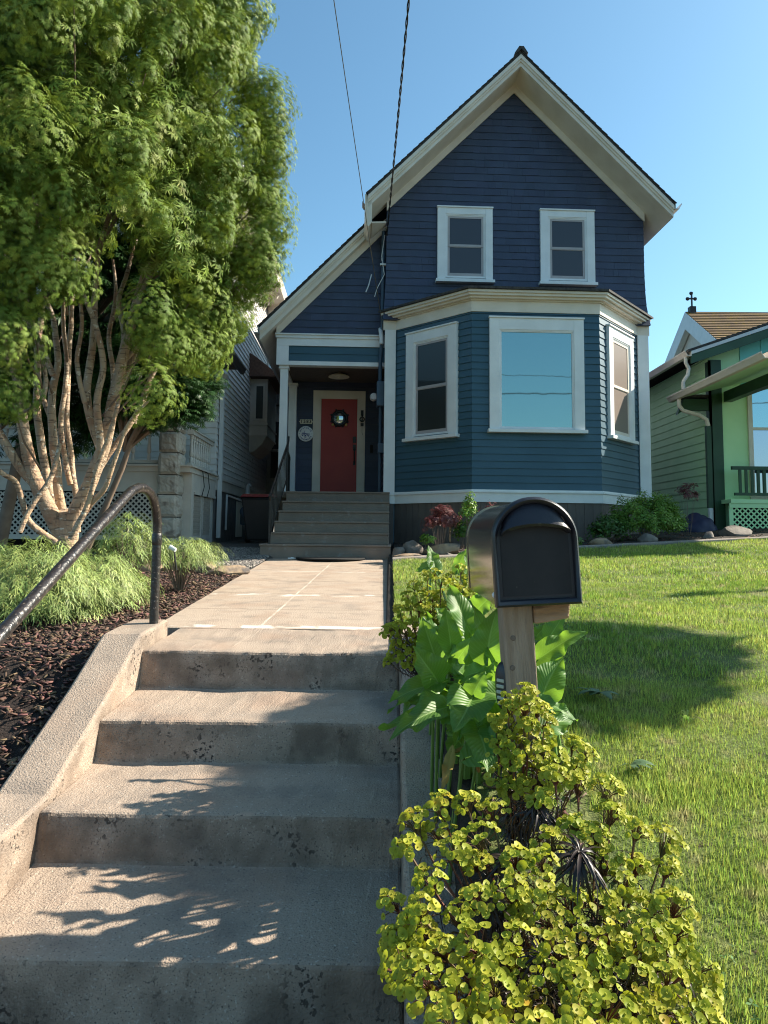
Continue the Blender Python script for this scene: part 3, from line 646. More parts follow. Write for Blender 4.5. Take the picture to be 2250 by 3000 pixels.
# porch
mb = MB(); mb.box(-8, .04, -.02, 2.0, 2.37, 2.45); mb.box(-8, .08, -.06, 2.0, 2.451, 2.475); dk = mb.build('porch_deck', M['greytrim'], gh)
mb = MB(); mb.box(-8, -.44, .0, .03, 2.06, 2.369); mb.box(-.01, .02, .36, 2.0, 2.06, 2.369); mb.box(-.0,.035,.36,2.0,2.05,2.09); mb.build('porch_skirt_board', M['greytrim'], dk)
def lattice(fr, a0, a1, z0, z1, m, parent, step=.095, w=.032, n=.0):
    mb = MB(); P = fr.pt
    for sgn, nn in ((1, n), (-1, n+.008)):
        c = a0-(z1-z0) if sgn > 0 else a0
        while c < (a1 if sgn > 0 else a1+(z1-z0)):
            # strip from (c,z0) going sgn*45deg, clipped to the panel
            s0, s1 = 0.0, z1-z0
            if sgn > 0: s0 = max(s0, a0-c); s1 = min(s1, a1-c)
            else: s0 = max(s0, c-a1); s1 = min(s1, c-a0)
            if s1-s0 > .01:
                x0, x1 = c+sgn*s0, c+sgn*s1
                mb.hexa([P(x0-w/2,z0+s0,nn),P(x0+w/2,z0+s0,nn),P(x0+w/2,z0+s0,nn+.007),P(x0-w/2,z0+s0,nn+.007),P(x1-w/2,z0+s1,nn),P(x1+w/2,z0+s1,nn),P(x1+w/2,z0+s1,nn+.007),P(x1-w/2,z0+s1,nn+.007)])
            c += step
    mb.fbox(fr, a0-.05, a0+.02, z0-.05, z1+.03, n-.004, n+.022); mb.fbox(fr, a1-.02, a1+.05, z0-.05, z1+.03, n-.004, n+.022)
    mb.fbox(fr, a0+.02, a1-.02, z0-.05, z0+.02, n-.004, n+.021)
    return mb.build('lattice_panel', m, parent)
GP = Fr((-8, .01), (0, .01)); GQ = Fr((-.02, 0), (-.02, 2.0))
lattice(GP, 3.2, 4.7, 1.38, 2.04, M['greytrim'], gh, .085); lattice(GP, 4.85, 7.5, 1.38, 2.04, M['greytrim'], gh, .085)
lattice(GQ, .42, .98, 1.38, 2.04, M['greytrim'], gh, .07, .026); lattice(GQ, 1.12, 1.75, 1.38, 2.04, M['greytrim'], gh, .07, .026)
mb = MB(); mb.box(-.128, .018, .20, .359, 1.0, 2.369); mb.build('porch_pier', M['greytrim'], gh)
mb = MB(); mb.box(-8, -.2, .3, .32, 1.0, 2.3); mb.box(-.16, -.14, .3, 2, 1.0, 2.3); mb.build('underporch_shade_sheet', M['darkvoid'], gh)  # black sheets put the shade under the deck into colour
bal = [(.028,0),(.028,.09),(.016,.11),(.030,.13),(.034,.17),(.026,.26),(.018,.38),(.026,.41),(.018,.43),(.030,.44),(.030,.5)]
mb = MB(); mb.box(-8, -.44, .02, .12, 3.0, 3.06); mb.box(-8, -.44, .035, .105, 2.50, 2.55); mb.box(-8,-.44,.0,.14,3.061,3.08); rl = mb.build('front_balustrade', M['greytrim'], gh)
for i in range(26):
    mb = MB(); mb.lathe([(r, 2.55+h*.9) for r, h in bal], (-.62-i*.24, .07, 0), 'z', 8); mb.build('baluster', M['greytrim'], rl, smooth=50)
mb = MB(); mb.box(-.12, -.02, .36, 1.95, 3.0, 3.06); mb.box(-.105, -.035, .36, 1.95, 2.50, 2.55); mb.box(-.14,0,.36,1.95,3.061,3.08); rl = mb.build('side_balustrade', M['greytrim'], gh)
for i in range(9):
    mb = MB(); mb.lathe([(r, 2.55+h*.9) for r, h in bal], (-.07, .47+i*.165, 0), 'z', 8); mb.build('baluster', M['greytrim'], rl, smooth=50)
rr = random.Random(4)
z = 1.0; pil = MB()
for h in (.38, .30, .34, .30, .34, .32, .26):
    for (a, b, c, d) in ((-.42, -.13, -.08, .30),):
        bm = bmesh.new(); bmesh.ops.create_cube(bm, size=1); bmesh.ops.subdivide_edges(bm, edges=bm.edges[:], cuts=7, use_grid_fill=True)
        for v in bm.verts:
            p = Vector(v.co); q = Vector((a+(b-a)*(p.x+.5), c+(d-c)*(p.y+.5), z+.006+(h-.012)*(p.z+.5)))
            edge = min(.5-abs(p.z), max(.5-abs(p.x), .5-abs(p.y))); k = min(1, edge/.14)
            out = Vector((p.x if abs(p.x) > .49 else 0, p.y if abs(p.y) > .49 else 0, 0)); 
            q += out*2*k*(.02+.035*abs(mnoise.noise(q*9)))
            v.co = q
        vs = [tuple(v.co) for v in bm.verts]; bm.verts.index_update(); fs = [tuple(v.index for v in f.verts) for f in bm.faces]; pil.add(vs, fs); bm.free()
    z += h
pil.build('stone_pillar', M['stone'], gh)
mb = MB(); mb.box(-.38, -.18, .0, .2, 3.1, 4.4); mb.build('porch_column', M['greytrim'], gh)
mb = MB(); mb.box(-3.9, -3.66, 0, .24, 2.45, 4.35); mb.build('porch_column', M['greytrim'], gh)
mb = MB(); mb.prism([(.36,-.45,4.42),(.36,-.45,4.50),(-.3,-.45,4.95),(-8,-.45,4.95),(-8,-.45,4.42)], (0, 2.45, 0)); mb.build('porch_roof', M['shingle'], gh)
mb = MB(); gutter(mb, (.36,-.45,4.5), (.36,2.3,4.5), (1,0,0), .10, .10); mb.build('porch_gutter', M['iron'], gh)
mb = MB()
for (v, q) in ((.9, 0), (1.3, 1)): mb.tube([(.03,v-.6,2.47),(.07,v-.2,2.44),(.06,v,2.2),(.04,v-.08,2.04)], .007, 6)
mb.build('loose_cable', M['black'], gh)

# ================================================================ green house
M['green'] = mat('mint_green_paint', (0.52, 0.82, 0.44), (0.57, 0.86, 0.48), rough=.55, scale=3, bump=.05)
M['aqua'] = mat('aqua_panel_paint', (0.18, 0.62, 0.55), (0.20, 0.66, 0.58), rough=.5, scale=3)
M['dgreen'] = mat('dark_green_paint', (0.014, 0.055, 0.022), (0.02, 0.07, 0.03), rough=.45, scale=4)
gr = thing('green_house', 'mint green bungalow with dark green trim and a lattice porch at the right edge', 'house', (5.875, 13.0, 0))
S_ = Fr((0, 7), (0, 0)); Fz = Fr((0, 0), (6, 0))
mb = MB(); mb.prism([(.012,.012,1.2),(6,.012,1.2),(6,.012,6.9),(.012,.012,4.82)], (0, 7, 0)); mb.build('house_body', M['green'], gr)
mb = MB(); courses(S_, 1.55, 4.78, .153, lambda z: 0, lambda z: 7, mb, lip=.016); mb.build('side_siding', M['green'], gr)
mb = MB(); courses(Fz, 4.10, 5.2, .153, lambda z: max(0, (z-4.86)/.35), lambda z: .55, mb, lip=.012); mb.build('gable_siding', M['green'], gr)
mb = MB()
for i in range(8):
    a = .56+i*.40; mb.prism([Fz.pt(a,4.1,.0),Fz.pt(a+.385,4.1,.0),Fz.pt(a+.385,4.86+.35*(a+.385),.0),Fz.pt(a,4.86+.35*a,.0)], (0,-.02,0)); mb.box(a+.386,a+.399,-.03,0,4.1,4.9+.3*a)
mb.build('gable_panels', M['aqua'], gr)
mb = MB(); mb.fbox(Fz, -.03, .19, 1.5, 4.72, .0, .05); mb.box(-.03, 0, -.05, .12, 1.5, 4.7); mb.build('corner_board', M['dgreen'], gr)
mb = MB(); mb.fbox(Fz, .191, .66, 2.0, 4.09, .0, .012); mb.fbox(Fz, .20, .23, 2.0, 4.1, .0, .02); mb.fbox(Fz, .66, 6, 1.55, 4.09, .0, .008); mb.build('front_wall_panel', M['green'], gr)
mb = MB(); rk = lambda u: 4.80+.35*(u+.5)
slab(mb, -.56, rk(-.56)+.04, 6, rk(6)+.04, .05, -.42, 7); mb.build('roof', M['shingle'], gr)
mb = MB(); slab(mb, -.5, rk(-.5), 6, rk(6), .07, -.42, -.38); mb.build('rake_board', M['gutterm'], gr)
mb = MB(); slab(mb, -.5, rk(-.5)-.075, 6, rk(6)-.075, .16, -.40, -.36); slab(mb, -.5, rk(-.5)-.08, 6, rk(6)-.08, .03, -.36, 0); mb.build('frieze_board', M['dgreen'], gr)
mb = MB(); gutter(mb, (-.5,-.42,4.80), (-.5,7,4.80), (-1,0,0), .12, .10); mb.build('gutter', M['cream'], gr)
mb = MB(); slab(mb, -.575, 4.09, 3, 4.09+.25*3.575, .05, -3.15, -.0); mb.box(-.575, 0, .0, .3, 4.03, 4.08); pr = mb.build('porch_roof', M['shingle'], gr)
mb = MB(); slab(mb, -.57, 4.035, 3, 4.035+.25*3.57, .03, -3.13, -.01); mb.build('porch_soffit', M['green'], gr)
mb = MB(); gutter(mb, (-.575,-3.15,4.08), (-.575,.3,4.08), (-1,0,0), .12, .10); mb.build('gutter', M['cream'], gr)
mb = MB(); mb.box(.22, .36, -2.9, -.055, 3.93, 4.12); mb.box(-.50, -.04, -.02, .08, 3.78, 3.99); mb.prism([(-.62,-.02,3.70),(-.5,-.02,3.99),(-.5,-.02,3.78)], (0,.1,0)); mb.build('porch_beam', M['dgreen'], gr)
mb = MB(); zz_ = [(-.56,-.30,4.70),(-.56,-.30,4.6),(-.50,-.28,4.5),(-.52,-.27,4.38),(-.60,-.26,4.26),(-.60,-.26,4.12)]; mb.tube(zz_, .035, 8); mb.build('downspout', M['cream'], gr)
mb = MB(); mb.tube([(-.60,-.05,3.98),(-.60,-.06,3.85),(-.53,-.07,3.76),(-.25,-.08,3.68),(-.12,-.08,3.60),(-.09,-.08,3.48)], .038, 8); mb.build('downspout', M['cream'], gr, smooth=40)
mb = MB(); mb.box(-.13, -.045, -.10, -.02, 1.98, 3.48); mb.build('downspout', M['dgreen'], gr)
mb = MB(); mb.tube([(-.09,-.08,1.98),(-.09,-.08,1.75),(-.13,-.14,1.66),(-.2,-.22,1.64)], .045, 8); mb.build('downspout_elbow', M['white'], gr)
mb = MB(); f2 = Fz
for a0, a1, z0, z1 in ((.66,.74,2.15,4.28),(1.6,1.68,2.15,4.28),(.74,1.6,4.2,4.28),(.74,1.6,2.15,2.25),(.74,1.6,3.42,3.47)): mb.fbox(f2, a0, a1, z0, z1, .01, .05)
wf = mb.build('window', M['cream'], gr)
mb = MB(); mb.fbox(f2, .74, 1.6, 2.25, 3.42, .01, .03); mb.build('pane', glass_mat('porch_window_glass', (.02,.025,.03), .6, (.7,.75,.9)), wf)
mb = MB(); mb.fbox(f2, .74, 1.6, 3.47, 4.2, .01, .034); mb.build('pane', glass_mat('porch_window_glass_upper', (.02,.025,.03), .55, (.6,.9,1)), wf)
mb = MB(); fr2 = Fr((.2, -.35), (6, -.35)); mb.fbox(fr2, -.02, 5, 2.66, 2.72, -.03, .03); mb.fbox(fr2, .02, 5, 2.20, 2.25, -.025, .025); rl = mb.build('porch_railing', M['dgreen'], gr)
for i in range(22):
    mb = MB(); mb.fbox(fr2, .10+i*.108, .148+i*.108, 2.25, 2.66, -.012, .012); mb.build('baluster', M['dgreen'], rl)
mb = MB(); mb.box(.12, 6, -.42, 0, 2.06, 2.13); mb.box(.1,6,-.40,-.38,1.98,2.059); mb.build('porch_deck', M['green'], gr)
lattice(Fr((.15, -.36), (6, -.36)), .0, 3.2, 1.56, 1.98, M['green'], gr, .10, .034)
mb = MB(); mb.box(.2, 6, -.2, -.18, 1.2, 2.0); mb.build('underporch_shade_sheet', M['darkvoid'], gr)  # black sheet painted for the shade behind the lattice

# ================================================================ church beyond
M['moss'] = mat('mossy_roof', (0.15, 0.085, 0.045), (0.24, 0.14, 0.06), rough=.95, scale=1.2, detail=8, c3=(0.24, 0.14, 0.03), s3=5, t3=(.52, .66), bump=.5, bscale=20)
ch = thing('church', 'distant church with a mossy brown shingle roof behind the green house', 'church', (15, 35, 0))
mb = MB()
for i in range(34):
    f0, f1 = i/34, (i+1)/34; y0, z0 = -7*f0, 12.6-4.9*f0; y1, z1 = -7*f1, 12.6-4.9*f1
    mb.hexa([(-.3,y0,z0),(14,y0,z0),(14,y1,z1),(-.3,y1,z1),(-.3,y0,z0+.02),(14,y0,z0+.02),(14,y1,z1+.075),(-.3,y1,z1+.075)])
mb.hexa([(-.3,0,12.6),(14,0,12.6),(14,7,7.7),(-.3,7,7.7),(-.3,0,12.66),(14,0,12.66),(14,7,7.76),(-.3,7,7.76)])
mb.build('roof', M['moss'], ch)
mb = MB(); mb.prism([(0,-6.6,0),(0,6.6,0),(0,6.6,7.9),(0,0,12.5),(0,-6.6,7.9)], (13.8, 0, 0)); mb.build('walls', M['greytrim'], ch)
mb = MB()
for s in (-1, 1): mb.hexa([(-.34,0,12.62),(-.05,0,12.62),(-.05,s*7,7.72),(-.34,s*7,7.72),(-.34,0,11.75),(-.05,0,11.75),(-.05,s*7,6.9),(-.34,s*7,6.9)])
mb.build('rake_board', M['gutterm'], ch)
mb = MB(); mb.box(-.12,.18,-.15,.15,12.55,12.9); mb.box(-.0,.06,-.04,.04,12.9,13.6); mb.prism([(-.14,-.03,13.3),(.20,-.03,13.3),(.20,-.03,13.37),(-.14,-.03,13.37)], (0,.08,0))
for c in ((-.16,13.335),(.22,13.335),(.03,13.62)): mb.lathe([(.055,-.05),(.10,.05)], (c[0],0,c[1]), 'y', 10)
mb.build('cross', M['iron'], ch)

# ================================================================ porch steps, rails, small things on the house
ps = thing('porch_steps', 'grey painted wooden porch steps leading up to the red front door', 'steps', (-.94, 10.45, 1.1))
fr_ = [10.45, 10.80, 11.20, 11.60, 12.0, 12.40]; tz = [1.30, 1.475, 1.65, 1.825, 2.0, 2.185]
mb = MB()
for i in range(6):
    xl, xr = (-1.92, .0) if i == 0 else (-1.84, -.03)
    y1 = 12.75
    mb.box(xl+.94, xr+.94, fr_[i]-10.45+.015, y1-10.45, (1.02 if i == 0 else tz[i-1]+.001)-1.1, tz[i]-.03-1.1)
    mb.box(xl+.93, xr+.945, fr_[i]-10.45-.006, y1-10.45+.001*i, tz[i]-.029-1.1, tz[i]-1.1)
mb.build('treads', M['porchgrey'], ps, bevel=.006)
def hw(u, v, z): 
    p = Matrix.Rotation(R(3), 3, 'Z') @ Vector((u, v, z)); return H0+p
t = thing('stair_railing', 'black iron stair railing on the left of the porch steps', 'railing', (-1.8, 10.55, 1.3))
P0, P1 = Vector((0, 0, .72)), Vector((-.03, 1.86, 1.72))
mb = MB(); mb.tube([P0+Vector((0,-.02,-.08)), P0+Vector((0,-.05,-.02)), P0, P1, P1+Vector((0,.06,.06)), P1+Vector((0,.08,.14))], .020, 8); mb.tube([P0-Vector((0,0,.60)), P1-Vector((0,0,.60))], .012, 6)
mb.tube([(0,0,-.0),P0],.018,8); mb.tube([P1-Vector((0,0,.84)),P1],.018,8); mb.build('handrail', M['iron'], t, smooth=40)
for i in range(1, 14):
    f = i/14; p = P0.lerp(P1, f); mb = MB(); mb.tube([p-Vector((0,0,.60)), p], .008, 6); mb.build('baluster', M['iron'], t)
t = thing('porch_guard_rail', 'short black iron guard rail between the two white porch posts', 'railing', hw(-1.85, .5, 2.19), (0,0,R(3)))
mb = MB(); mb.tube([(0,0,.83),(0,1.0,.83),(0,1.28,.78),(0,1.32,.72)], .018, 8); mb.tube([(0,0,.08),(0,1.3,.08)], .012, 6); mb.tube([(0,1.3,0),(0,1.3,.76)],.016,8); mb.build('handrail', M['iron'], t, smooth=40)
for i in range(1, 12):
    mb = MB(); mb.tube([(0,i*.11,.08),(0,i*.11,.82)], .008, 6); mb.build('baluster', M['iron'], t)
t = thing('porch_lamp', 'white enamel barn lamp hanging under the porch ceiling', 'lamp', (-1.04, 13.6, 4.5))
mb = MB(); mb.lathe([(.205,-.02),(.20,-.005),(.12,.03),(.05,.06),(.02,.065)], (0,0,0), 'z', 28); mb.build('lamp_shade', M['lampwhite'], t, smooth=50)
mb = MB(); mb.lathe([(.05,.055),(.055,.09),(.03,.12),(.012,.13),(.012,.17)], (0,0,0), 'z', 14); mb.build('lamp_fitting', M['iron'], t, smooth=50)
mb = MB(); mb.lathe([(.01,.03),(.022,.0),(.026,-.03),(.018,-.05),(.004,-.058)], (0,0,0), 'z', 12); mb.build('bulb', M['lampwhite'], t, smooth=50)
# front door wall signs
def text_mesh(body, size, font_ext=.002):
    cu = bpy.data.curves.new('txt', 'FONT'); cu.body = body; cu.size = size; cu.extrude = font_ext; cu.align_x = 'CENTER'; cu.align_y = 'CENTER'; cu.resolution_u = 2; cu.offset = size*.022
    o = bpy.data.objects.new('txt', cu); COL.objects.link(o); dg = bpy.context.evaluated_depsgraph_get()
    me = bpy.data.meshes.new_from_object(o.evaluated_get(dg)); bpy.data.objects.remove(o); bpy.data.curves.remove(cu)
    vs = [Vector(v.co) for v in me.vertices]; fs = [tuple(p.vertices) for p in me.polygons]; bpy.data.meshes.remove(me); return vs, fs
def put_text(mb, body, size, x, z, y, rot=0, sx=1):
    vs, fs = text_mesh(body, size); c, s = math.cos(rot), math.sin(rot)
    mb.add([(x+v.x*sx*c-v.y*s, y-v.z, z+v.x*sx*s+v.y*c) for v in vs], fs)
t = thing('house_number_sign', 'cream tile house number sign reading 1583 above the round plaque', 'sign', hw(-1.545, 1.955, 3.72), (0,0,R(3)))
mb = MB()
for k in range(4): mb.box(-.118+k*.059, -.061+k*.059, -.012, .0, -.042, .042)
mb.build('number_tiles', M['tile'], t, bevel=.002)
mb = MB(); mb.box(-.122, .122, -.004, .006, -.047, .047); mb.prism([(-.145,-.003,0),(-.122,-.003,.02),(-.122,-.003,-.02)],(0,.006,0)); mb.prism([(.145,-.003,0),(.122,-.003,.02),(.122,-.003,-.02)],(0,.006,0)); mb.build('sign_frame', M['tile'], t)
mb = MB()
for k, ch_ in enumerate('1583'): put_text(mb, ch_, .095, -.089+k*.059, 0, -.0135)
mb.build('digits', M['inkblack'], t, fixn=False)
t = thing('landmark_plaque', 'round white plaque with blue HISTORIC LANDMARK lettering beside the front door', 'plaque', hw(-1.548, 1.96, 3.47), (0,0,R(3)))
mb = MB(); mb.lathe([(.158,.01),(.158,-.010),(.152,-.014)], (0,0,0), 'y', 48); mb.build('disc', M['white'], t, smooth=40)
mb = MB()
for k, ch_ in enumerate('HISTORIC'):
    a = R(90+62-k*124/7); put_text(mb, ch_, .044, .121*math.cos(a), .121*math.sin(a), -.0150, a-math.pi/2)
for k, ch_ in enumerate('LANDMARK'):
    a = R(-90-60+k*120/7); put_text(mb, ch_, .044, .121*math.cos(a), .121*math.sin(a), -.0150, a+math.pi/2)
for s in (-1, 1): mb.lathe([(.006,-.014),(.006,-.016)], (s*.125,0,-.002), 'y', 8)
mb.build('lettering', M['ink'], t, fixn=False)
mb = MB(); n_ = 24
def flat(pts): mb.prism([(x,-.0145,z) for x, z in pts], (0, -.0012, 0))
flat([(-.085,.0),(-.07,.018),(-.03,.022),(.0,.01),(.05,.004),(.09,.0),(.085,-.008),(.02,-.004),(-.05,-.002)])
flat([(-.034,.022),(-.024,.022),(-.026,.062),(-.032,.062)])
flat([(-.085,-.004),(-.06,-.02),(-.045,-.04),(-.055,-.055),(-.078,-.035)])
flat([(-.05,-.012),(-.015,-.012),(-.02,-.028),(-.04,-.032)]); flat([(-.01,-.02),(.02,-.03),(.0,-.05),(-.03,-.045)])
for k in range(4): flat([(.0+k*.012,-.012),(.09-k*.01,-.016-k*.016),(.088-k*.012,-.021-k*.017),(.0+k*.012,-.017-k*.005)])
flat([(-.04,-.06),(.0,-.058),(.03,-.066),(.0,-.078),(-.03,-.075)])
mb.build('harbour_picture', M['ink'], t)
t = thing('door_bell', 'black iron anchor-shaped bell hanging on the right door casing', 'bell', hw(-.40, 1.94, 3.78), (0,0,R(3)))
mb = MB(); mb.box(-.028,.028,-.02,.008,.08,.19); mb.tube([(0,-.012,.10),(0,-.03,.05)],.014,8); mb.build('bracket', M['iron'], t)
mb = MB(); ring_ = [(.045*math.cos(a), -.03, .045*math.sin(a)) for a in np.linspace(0, 2*math.pi, 20)]; mb.tube(ring_, .012, 8, cap=False); mb.build('ring', M['iron'], t, smooth=50)
mb = MB(); mb.tube([(.0,-.04,.02),(-.003,-.045,-.06)],.012,8); mb.box(-.03,.03,-.05,-.02,-.14,-.08); mb.tube([(0,-.04,-.14),(0,-.04,-.28),(.012,-.04,-.31),(0,-.04,-.33)],.003,6); mb.build('clapper', M['iron'], t)
t = thing('doorbell_box', 'small dark doorbell on the siding right of the front door', 'doorbell', hw(-.20, 1.96, 3.18), (0,0,R(3)))
mb = MB(); mb.box(-.03,.03,-.015,.02,-.08,.08); mb.build('cover', M['black'], t, bevel=.004)
t = thing('doormat', 'half-round black doormat at the foot of the porch steps', 'doormat', (-.87, 10.42, 1.092))
mb = MB(); mb.prism([(.50*math.cos(a)*1.02, -.62*math.sin(a), .004) for a in np.linspace(0, math.pi, 30)], (0,0,.022)); mb.build('mat', M['black'], t, bevel=.004)
t = thing('paper_packet', 'small white paper packet at the left end of the doormat', 'packet', (-1.42, 10.3, 1.092), (0,0,.2))
mb = MB(); mb.box(-.06,.06,-.04,.04,.002,.016); mb.box(-.02,.02,-.02,.02,.016,.022); mb.build('packet', M['white'], t, bevel=.003)
# handrail by the concrete stairs
M['rail'] = mat('worn_black_pipe', (0.012, 0.010, 0.010), (0.030, 0.022, 0.020), rough=.33, scale=30, bump=.25, bscale=60, c3=(.16,.13,.11), s3=75, t3=(.62,.68), spec=.6)
t = thing('pipe_handrail', 'bent black pipe handrail with worn paint along the left stair wall', 'handrail', (-1.315, 4.0, .97))
z0 = .97
hp = [(4.0,.94),(4.0,1.2),(4.0,1.47),(3.995,1.54),(3.965,1.61),(3.915,1.665),(3.845,1.70),(3.76,1.716),(3.67,1.712),(3.58,1.69),(3.5,1.655),(3.2,1.512),(2.6,1.222),(2.0,.932),(1.45,.666),(1.38,.62),(1.35,.55),(1.35,.02)]
mb = MB(); mb.tube([(0, y-4.0, z-z0) for y, z in hp], .0245, 16); mb.build('pipe', M['rail'], t, smooth=40)
mb = MB(); mb.lathe([(.0255,.44),(.028,.445),(.028,.50),(.0255,.505)], (0,0,0), 'z', 16); mb.build('coupling', M['rail'], t, smooth=40)
# bin
t = thing('wheelie_bin', 'dark plastic wheeled bin with a red lid beside the porch steps', 'bin', (-2.35, 12.75, 1.27), (0,0,R(4)))
mb = MB(); mb.hexa([(-.20,-.22,.05),(.20,-.22,.05),(.20,.22,.05),(-.20,.22,.05),(-.30,-.32,.80),(.30,-.32,.80),(.30,.32,.80),(-.30,.32,.80)]); mb.box(-.31,.31,-.33,.33,.76,.80); mb.build('bin_body', mat('navy_plastic', (.006,.007,.011), (.01,.011,.015), rough=.5), t, bevel=.02)
mb = MB(); mb.hexa([(-.32,-.36,.805),(.32,-.36,.805),(.32,.34,.805),(-.32,.34,.805),(-.28,-.30,.86),(.28,-.30,.86),(.28,.32,.88),(-.28,.32,.88)]); mb.build('bin_lid', mat('red_plastic', (.16,.01,.01), (.20,.015,.015), rough=.45), t, bevel=.015)
for s in (-1, 1):
    mb = MB(); mb.lathe([(.10,-.03),(.10,.03)], (s*.24,.24,.10), 'x', 16); mb.build('wheel', M['black'], t)
t = thing('gas_meter', 'dark gas meter low on the grey house wall', 'gas meter', (-2.93, 14.0, 1.35), (0,0,R(2.5)))
mb = MB(); mb.box(-.02,.22,-.15,.15,.25,.55); mb.lathe([(.12,-.04),(.12,.05)], (.10,-.2,.5), 'y', 16); mb.build('meter_case', M['bluegrey'], t, bevel=.02)
mb = MB(); mb.tube([(.1,.1,0),(.1,.1,.26)],.02,8); mb.tube([(.1,-.1,.55),(.1,-.1,.72),(.02,-.1,.78)],.02,8); mb.build('pipework', M['gutterm'], t)
# blue bundle by the green house
t = thing('tarp_bundle', 'rounded navy blue bundle lying between the shrub and the green house', 'bundle', (5.45, 12.75, 1.46))
bm = bmesh.new(); bmesh.ops.create_icosphere(bm, subdivisions=4, radius=1)
for v in bm.verts:
    q = Vector(v.co); v.co = Vector((q.x*.36, q.y*.3, max(q.z*.36, -.05)+.05)) * (1+.12*mnoise.noise(q*2.2)+.03*mnoise.noise(q*7))
me = bpy.data.meshes.new('cover'); bm.to_mesh(me); bm.free(); me.shade_smooth(); me.materials.append(mat('navy_tarp', (.010,.012,.05), (.02,.022,.07), rough=.6, bump=.3, bscale=9)); o = bpy.data.objects.new('cover', me); COL.objects.link(o); o.parent = t

# wires
M['wire'] = mat('cable_rubber', (.012,.012,.012), rough=.6); M['wirem'] = mat('steel_wire', (.10,.085,.06), rough=.5)
def sag(p, q, s, n=40): p, q = Vector(p), Vector(q); return [p.lerp(q, i/n)-Vector((0,0,s*4*(i/n)*(1-i/n))) for i in range(n+1)]
t = thing('phone_wire', 'thin wire running down from the upper left to the corner above the porch', 'wire', (-.15,12.5,5.4))
P = at(1125,985,12.62); Q = at(980,0,7.3); far = Q+(Q-P)*2.0
mb = MB(); O = Vector(t.location); mb.tube([p-O for p in sag(P, far+Vector((0,0,.6)), .28, 50)], .0055, 6); mb.build('wire', M['wirem'], t, smooth=40)
t = thing('service_cable', 'thick twisted black service cable dropping from the top of the sky to the gable', 'cable', (-.05,12.4,6.7))
P = at(1133,690,12.45); Q = at(1196,0,7.6); far = Q+(Q-P)*2.2; O = Vector(t.location)
base = sag(P, far+Vector((0,0,.7)), .34, 420); mb = MB()
for ph_ in (0, math.pi):
    mb.tube([p-O+Vector((math.cos(i*.55+ph_), 0, math.sin(i*.55+ph_)))*.0095 for i, p in enumerate(base)], .0085, 6)
mb.build('twisted_strands', M['wire'], t, smooth=40)
for i, z in enumerate((8.45, 7.65)):
    t = thing('street_wire', ['upper', 'lower'][i]+' power line crossing the sky behind the viewer, seen mirrored in the big window', 'wire', (0,-8,z))
    mb = MB(); mb.tube([(x, 0, .0006*x*x) for x in range(-40, 41, 4)], [.016, .028][i], 6); mb.build('line', M['wire'], t)
# ================================================================ mailbox
M['mbox'] = mat('bronze_black_metal', (0.022, 0.018, 0.016), (0.030, 0.025, 0.022), rough=.16, scale=3, metal=.85, spec=.7)
M['mbox'].node_tree.nodes['Principled BSDF'].inputs['Base Color'].links[0].from_node.color_ramp.elements[0].color = (.20,.165,.14,1)
M['mbox'].node_tree.nodes['Principled BSDF'].inputs['Base Color'].links[0].from_node.color_ramp.elements[1].color = (.25,.205,.17,1)
M['mdoor'] = mat('black_moulded_plastic', (0.013, 0.013, 0.018), (0.020, 0.019, 0.026), rough=.36, scale=6, bump=.12, bscale=300, c3=(.05,.05,.05), s3=45, t3=(.70,.74))
M['mrecess'] = mat('matt_black_plastic', (0.008, 0.008, 0.010), (0.013, 0.012, 0.014), rough=.7, scale=20, c3=(.05,.045,.04), s3=60, t3=(.72,.76))
M['post'] = mat('weathered_post_wood', (0.25, 0.175, 0.12), (0.34, 0.255, 0.19), rough=.85, scale=9, detail=10, stretch=(6,6,.55), bump=.5, bscale=35, c3=(.10,.065,.045), s3=3.0, t3=(.60,.68))
M['endgrain'] = mat('split_wood', (0.30, 0.17, 0.09), (0.40, 0.26, 0.17), rough=.85, scale=8, stretch=(1,1,4), bump=.7, bscale=18, c3=(.10,.06,.04), s3=6, t3=(.5,.62))
tm = thing('mailbox', 'black arched mailbox on a weathered square wooden post beside the stairs', 'mailbox', (.421, 2.20, 1.297), (0, R(-3.4), R(1)))
def arch(wd, h, n=26):
    r = wd/2; pts = [(-r, 0)] + [(r*math.cos(a), h-r+r*math.sin(a)) for a in np.linspace(math.pi, 0, n)] + [(r, 0)]
    return pts
def ext(mb, pts, y0, y1): mb.prism([(x, y0, z) for x, z in pts], (0, y1-y0, 0))
mb = MB(); ext(mb, arch(.232, .299), -.118, .50); body = mb.build('box_body', M['mbox'], tm, smooth=35)
mb = MB(); ext(mb, [(x, z+.004) for x, z in arch(.237, .300)], .47, .505); mb.build('edge_band', M['mbox'], body, smooth=35)
mb = MB(); ext(mb, [(x, z+.004) for x, z in arch(.238, .301)], -.128, -.112); mb.build('edge_band', M['mbox'], body, smooth=35)
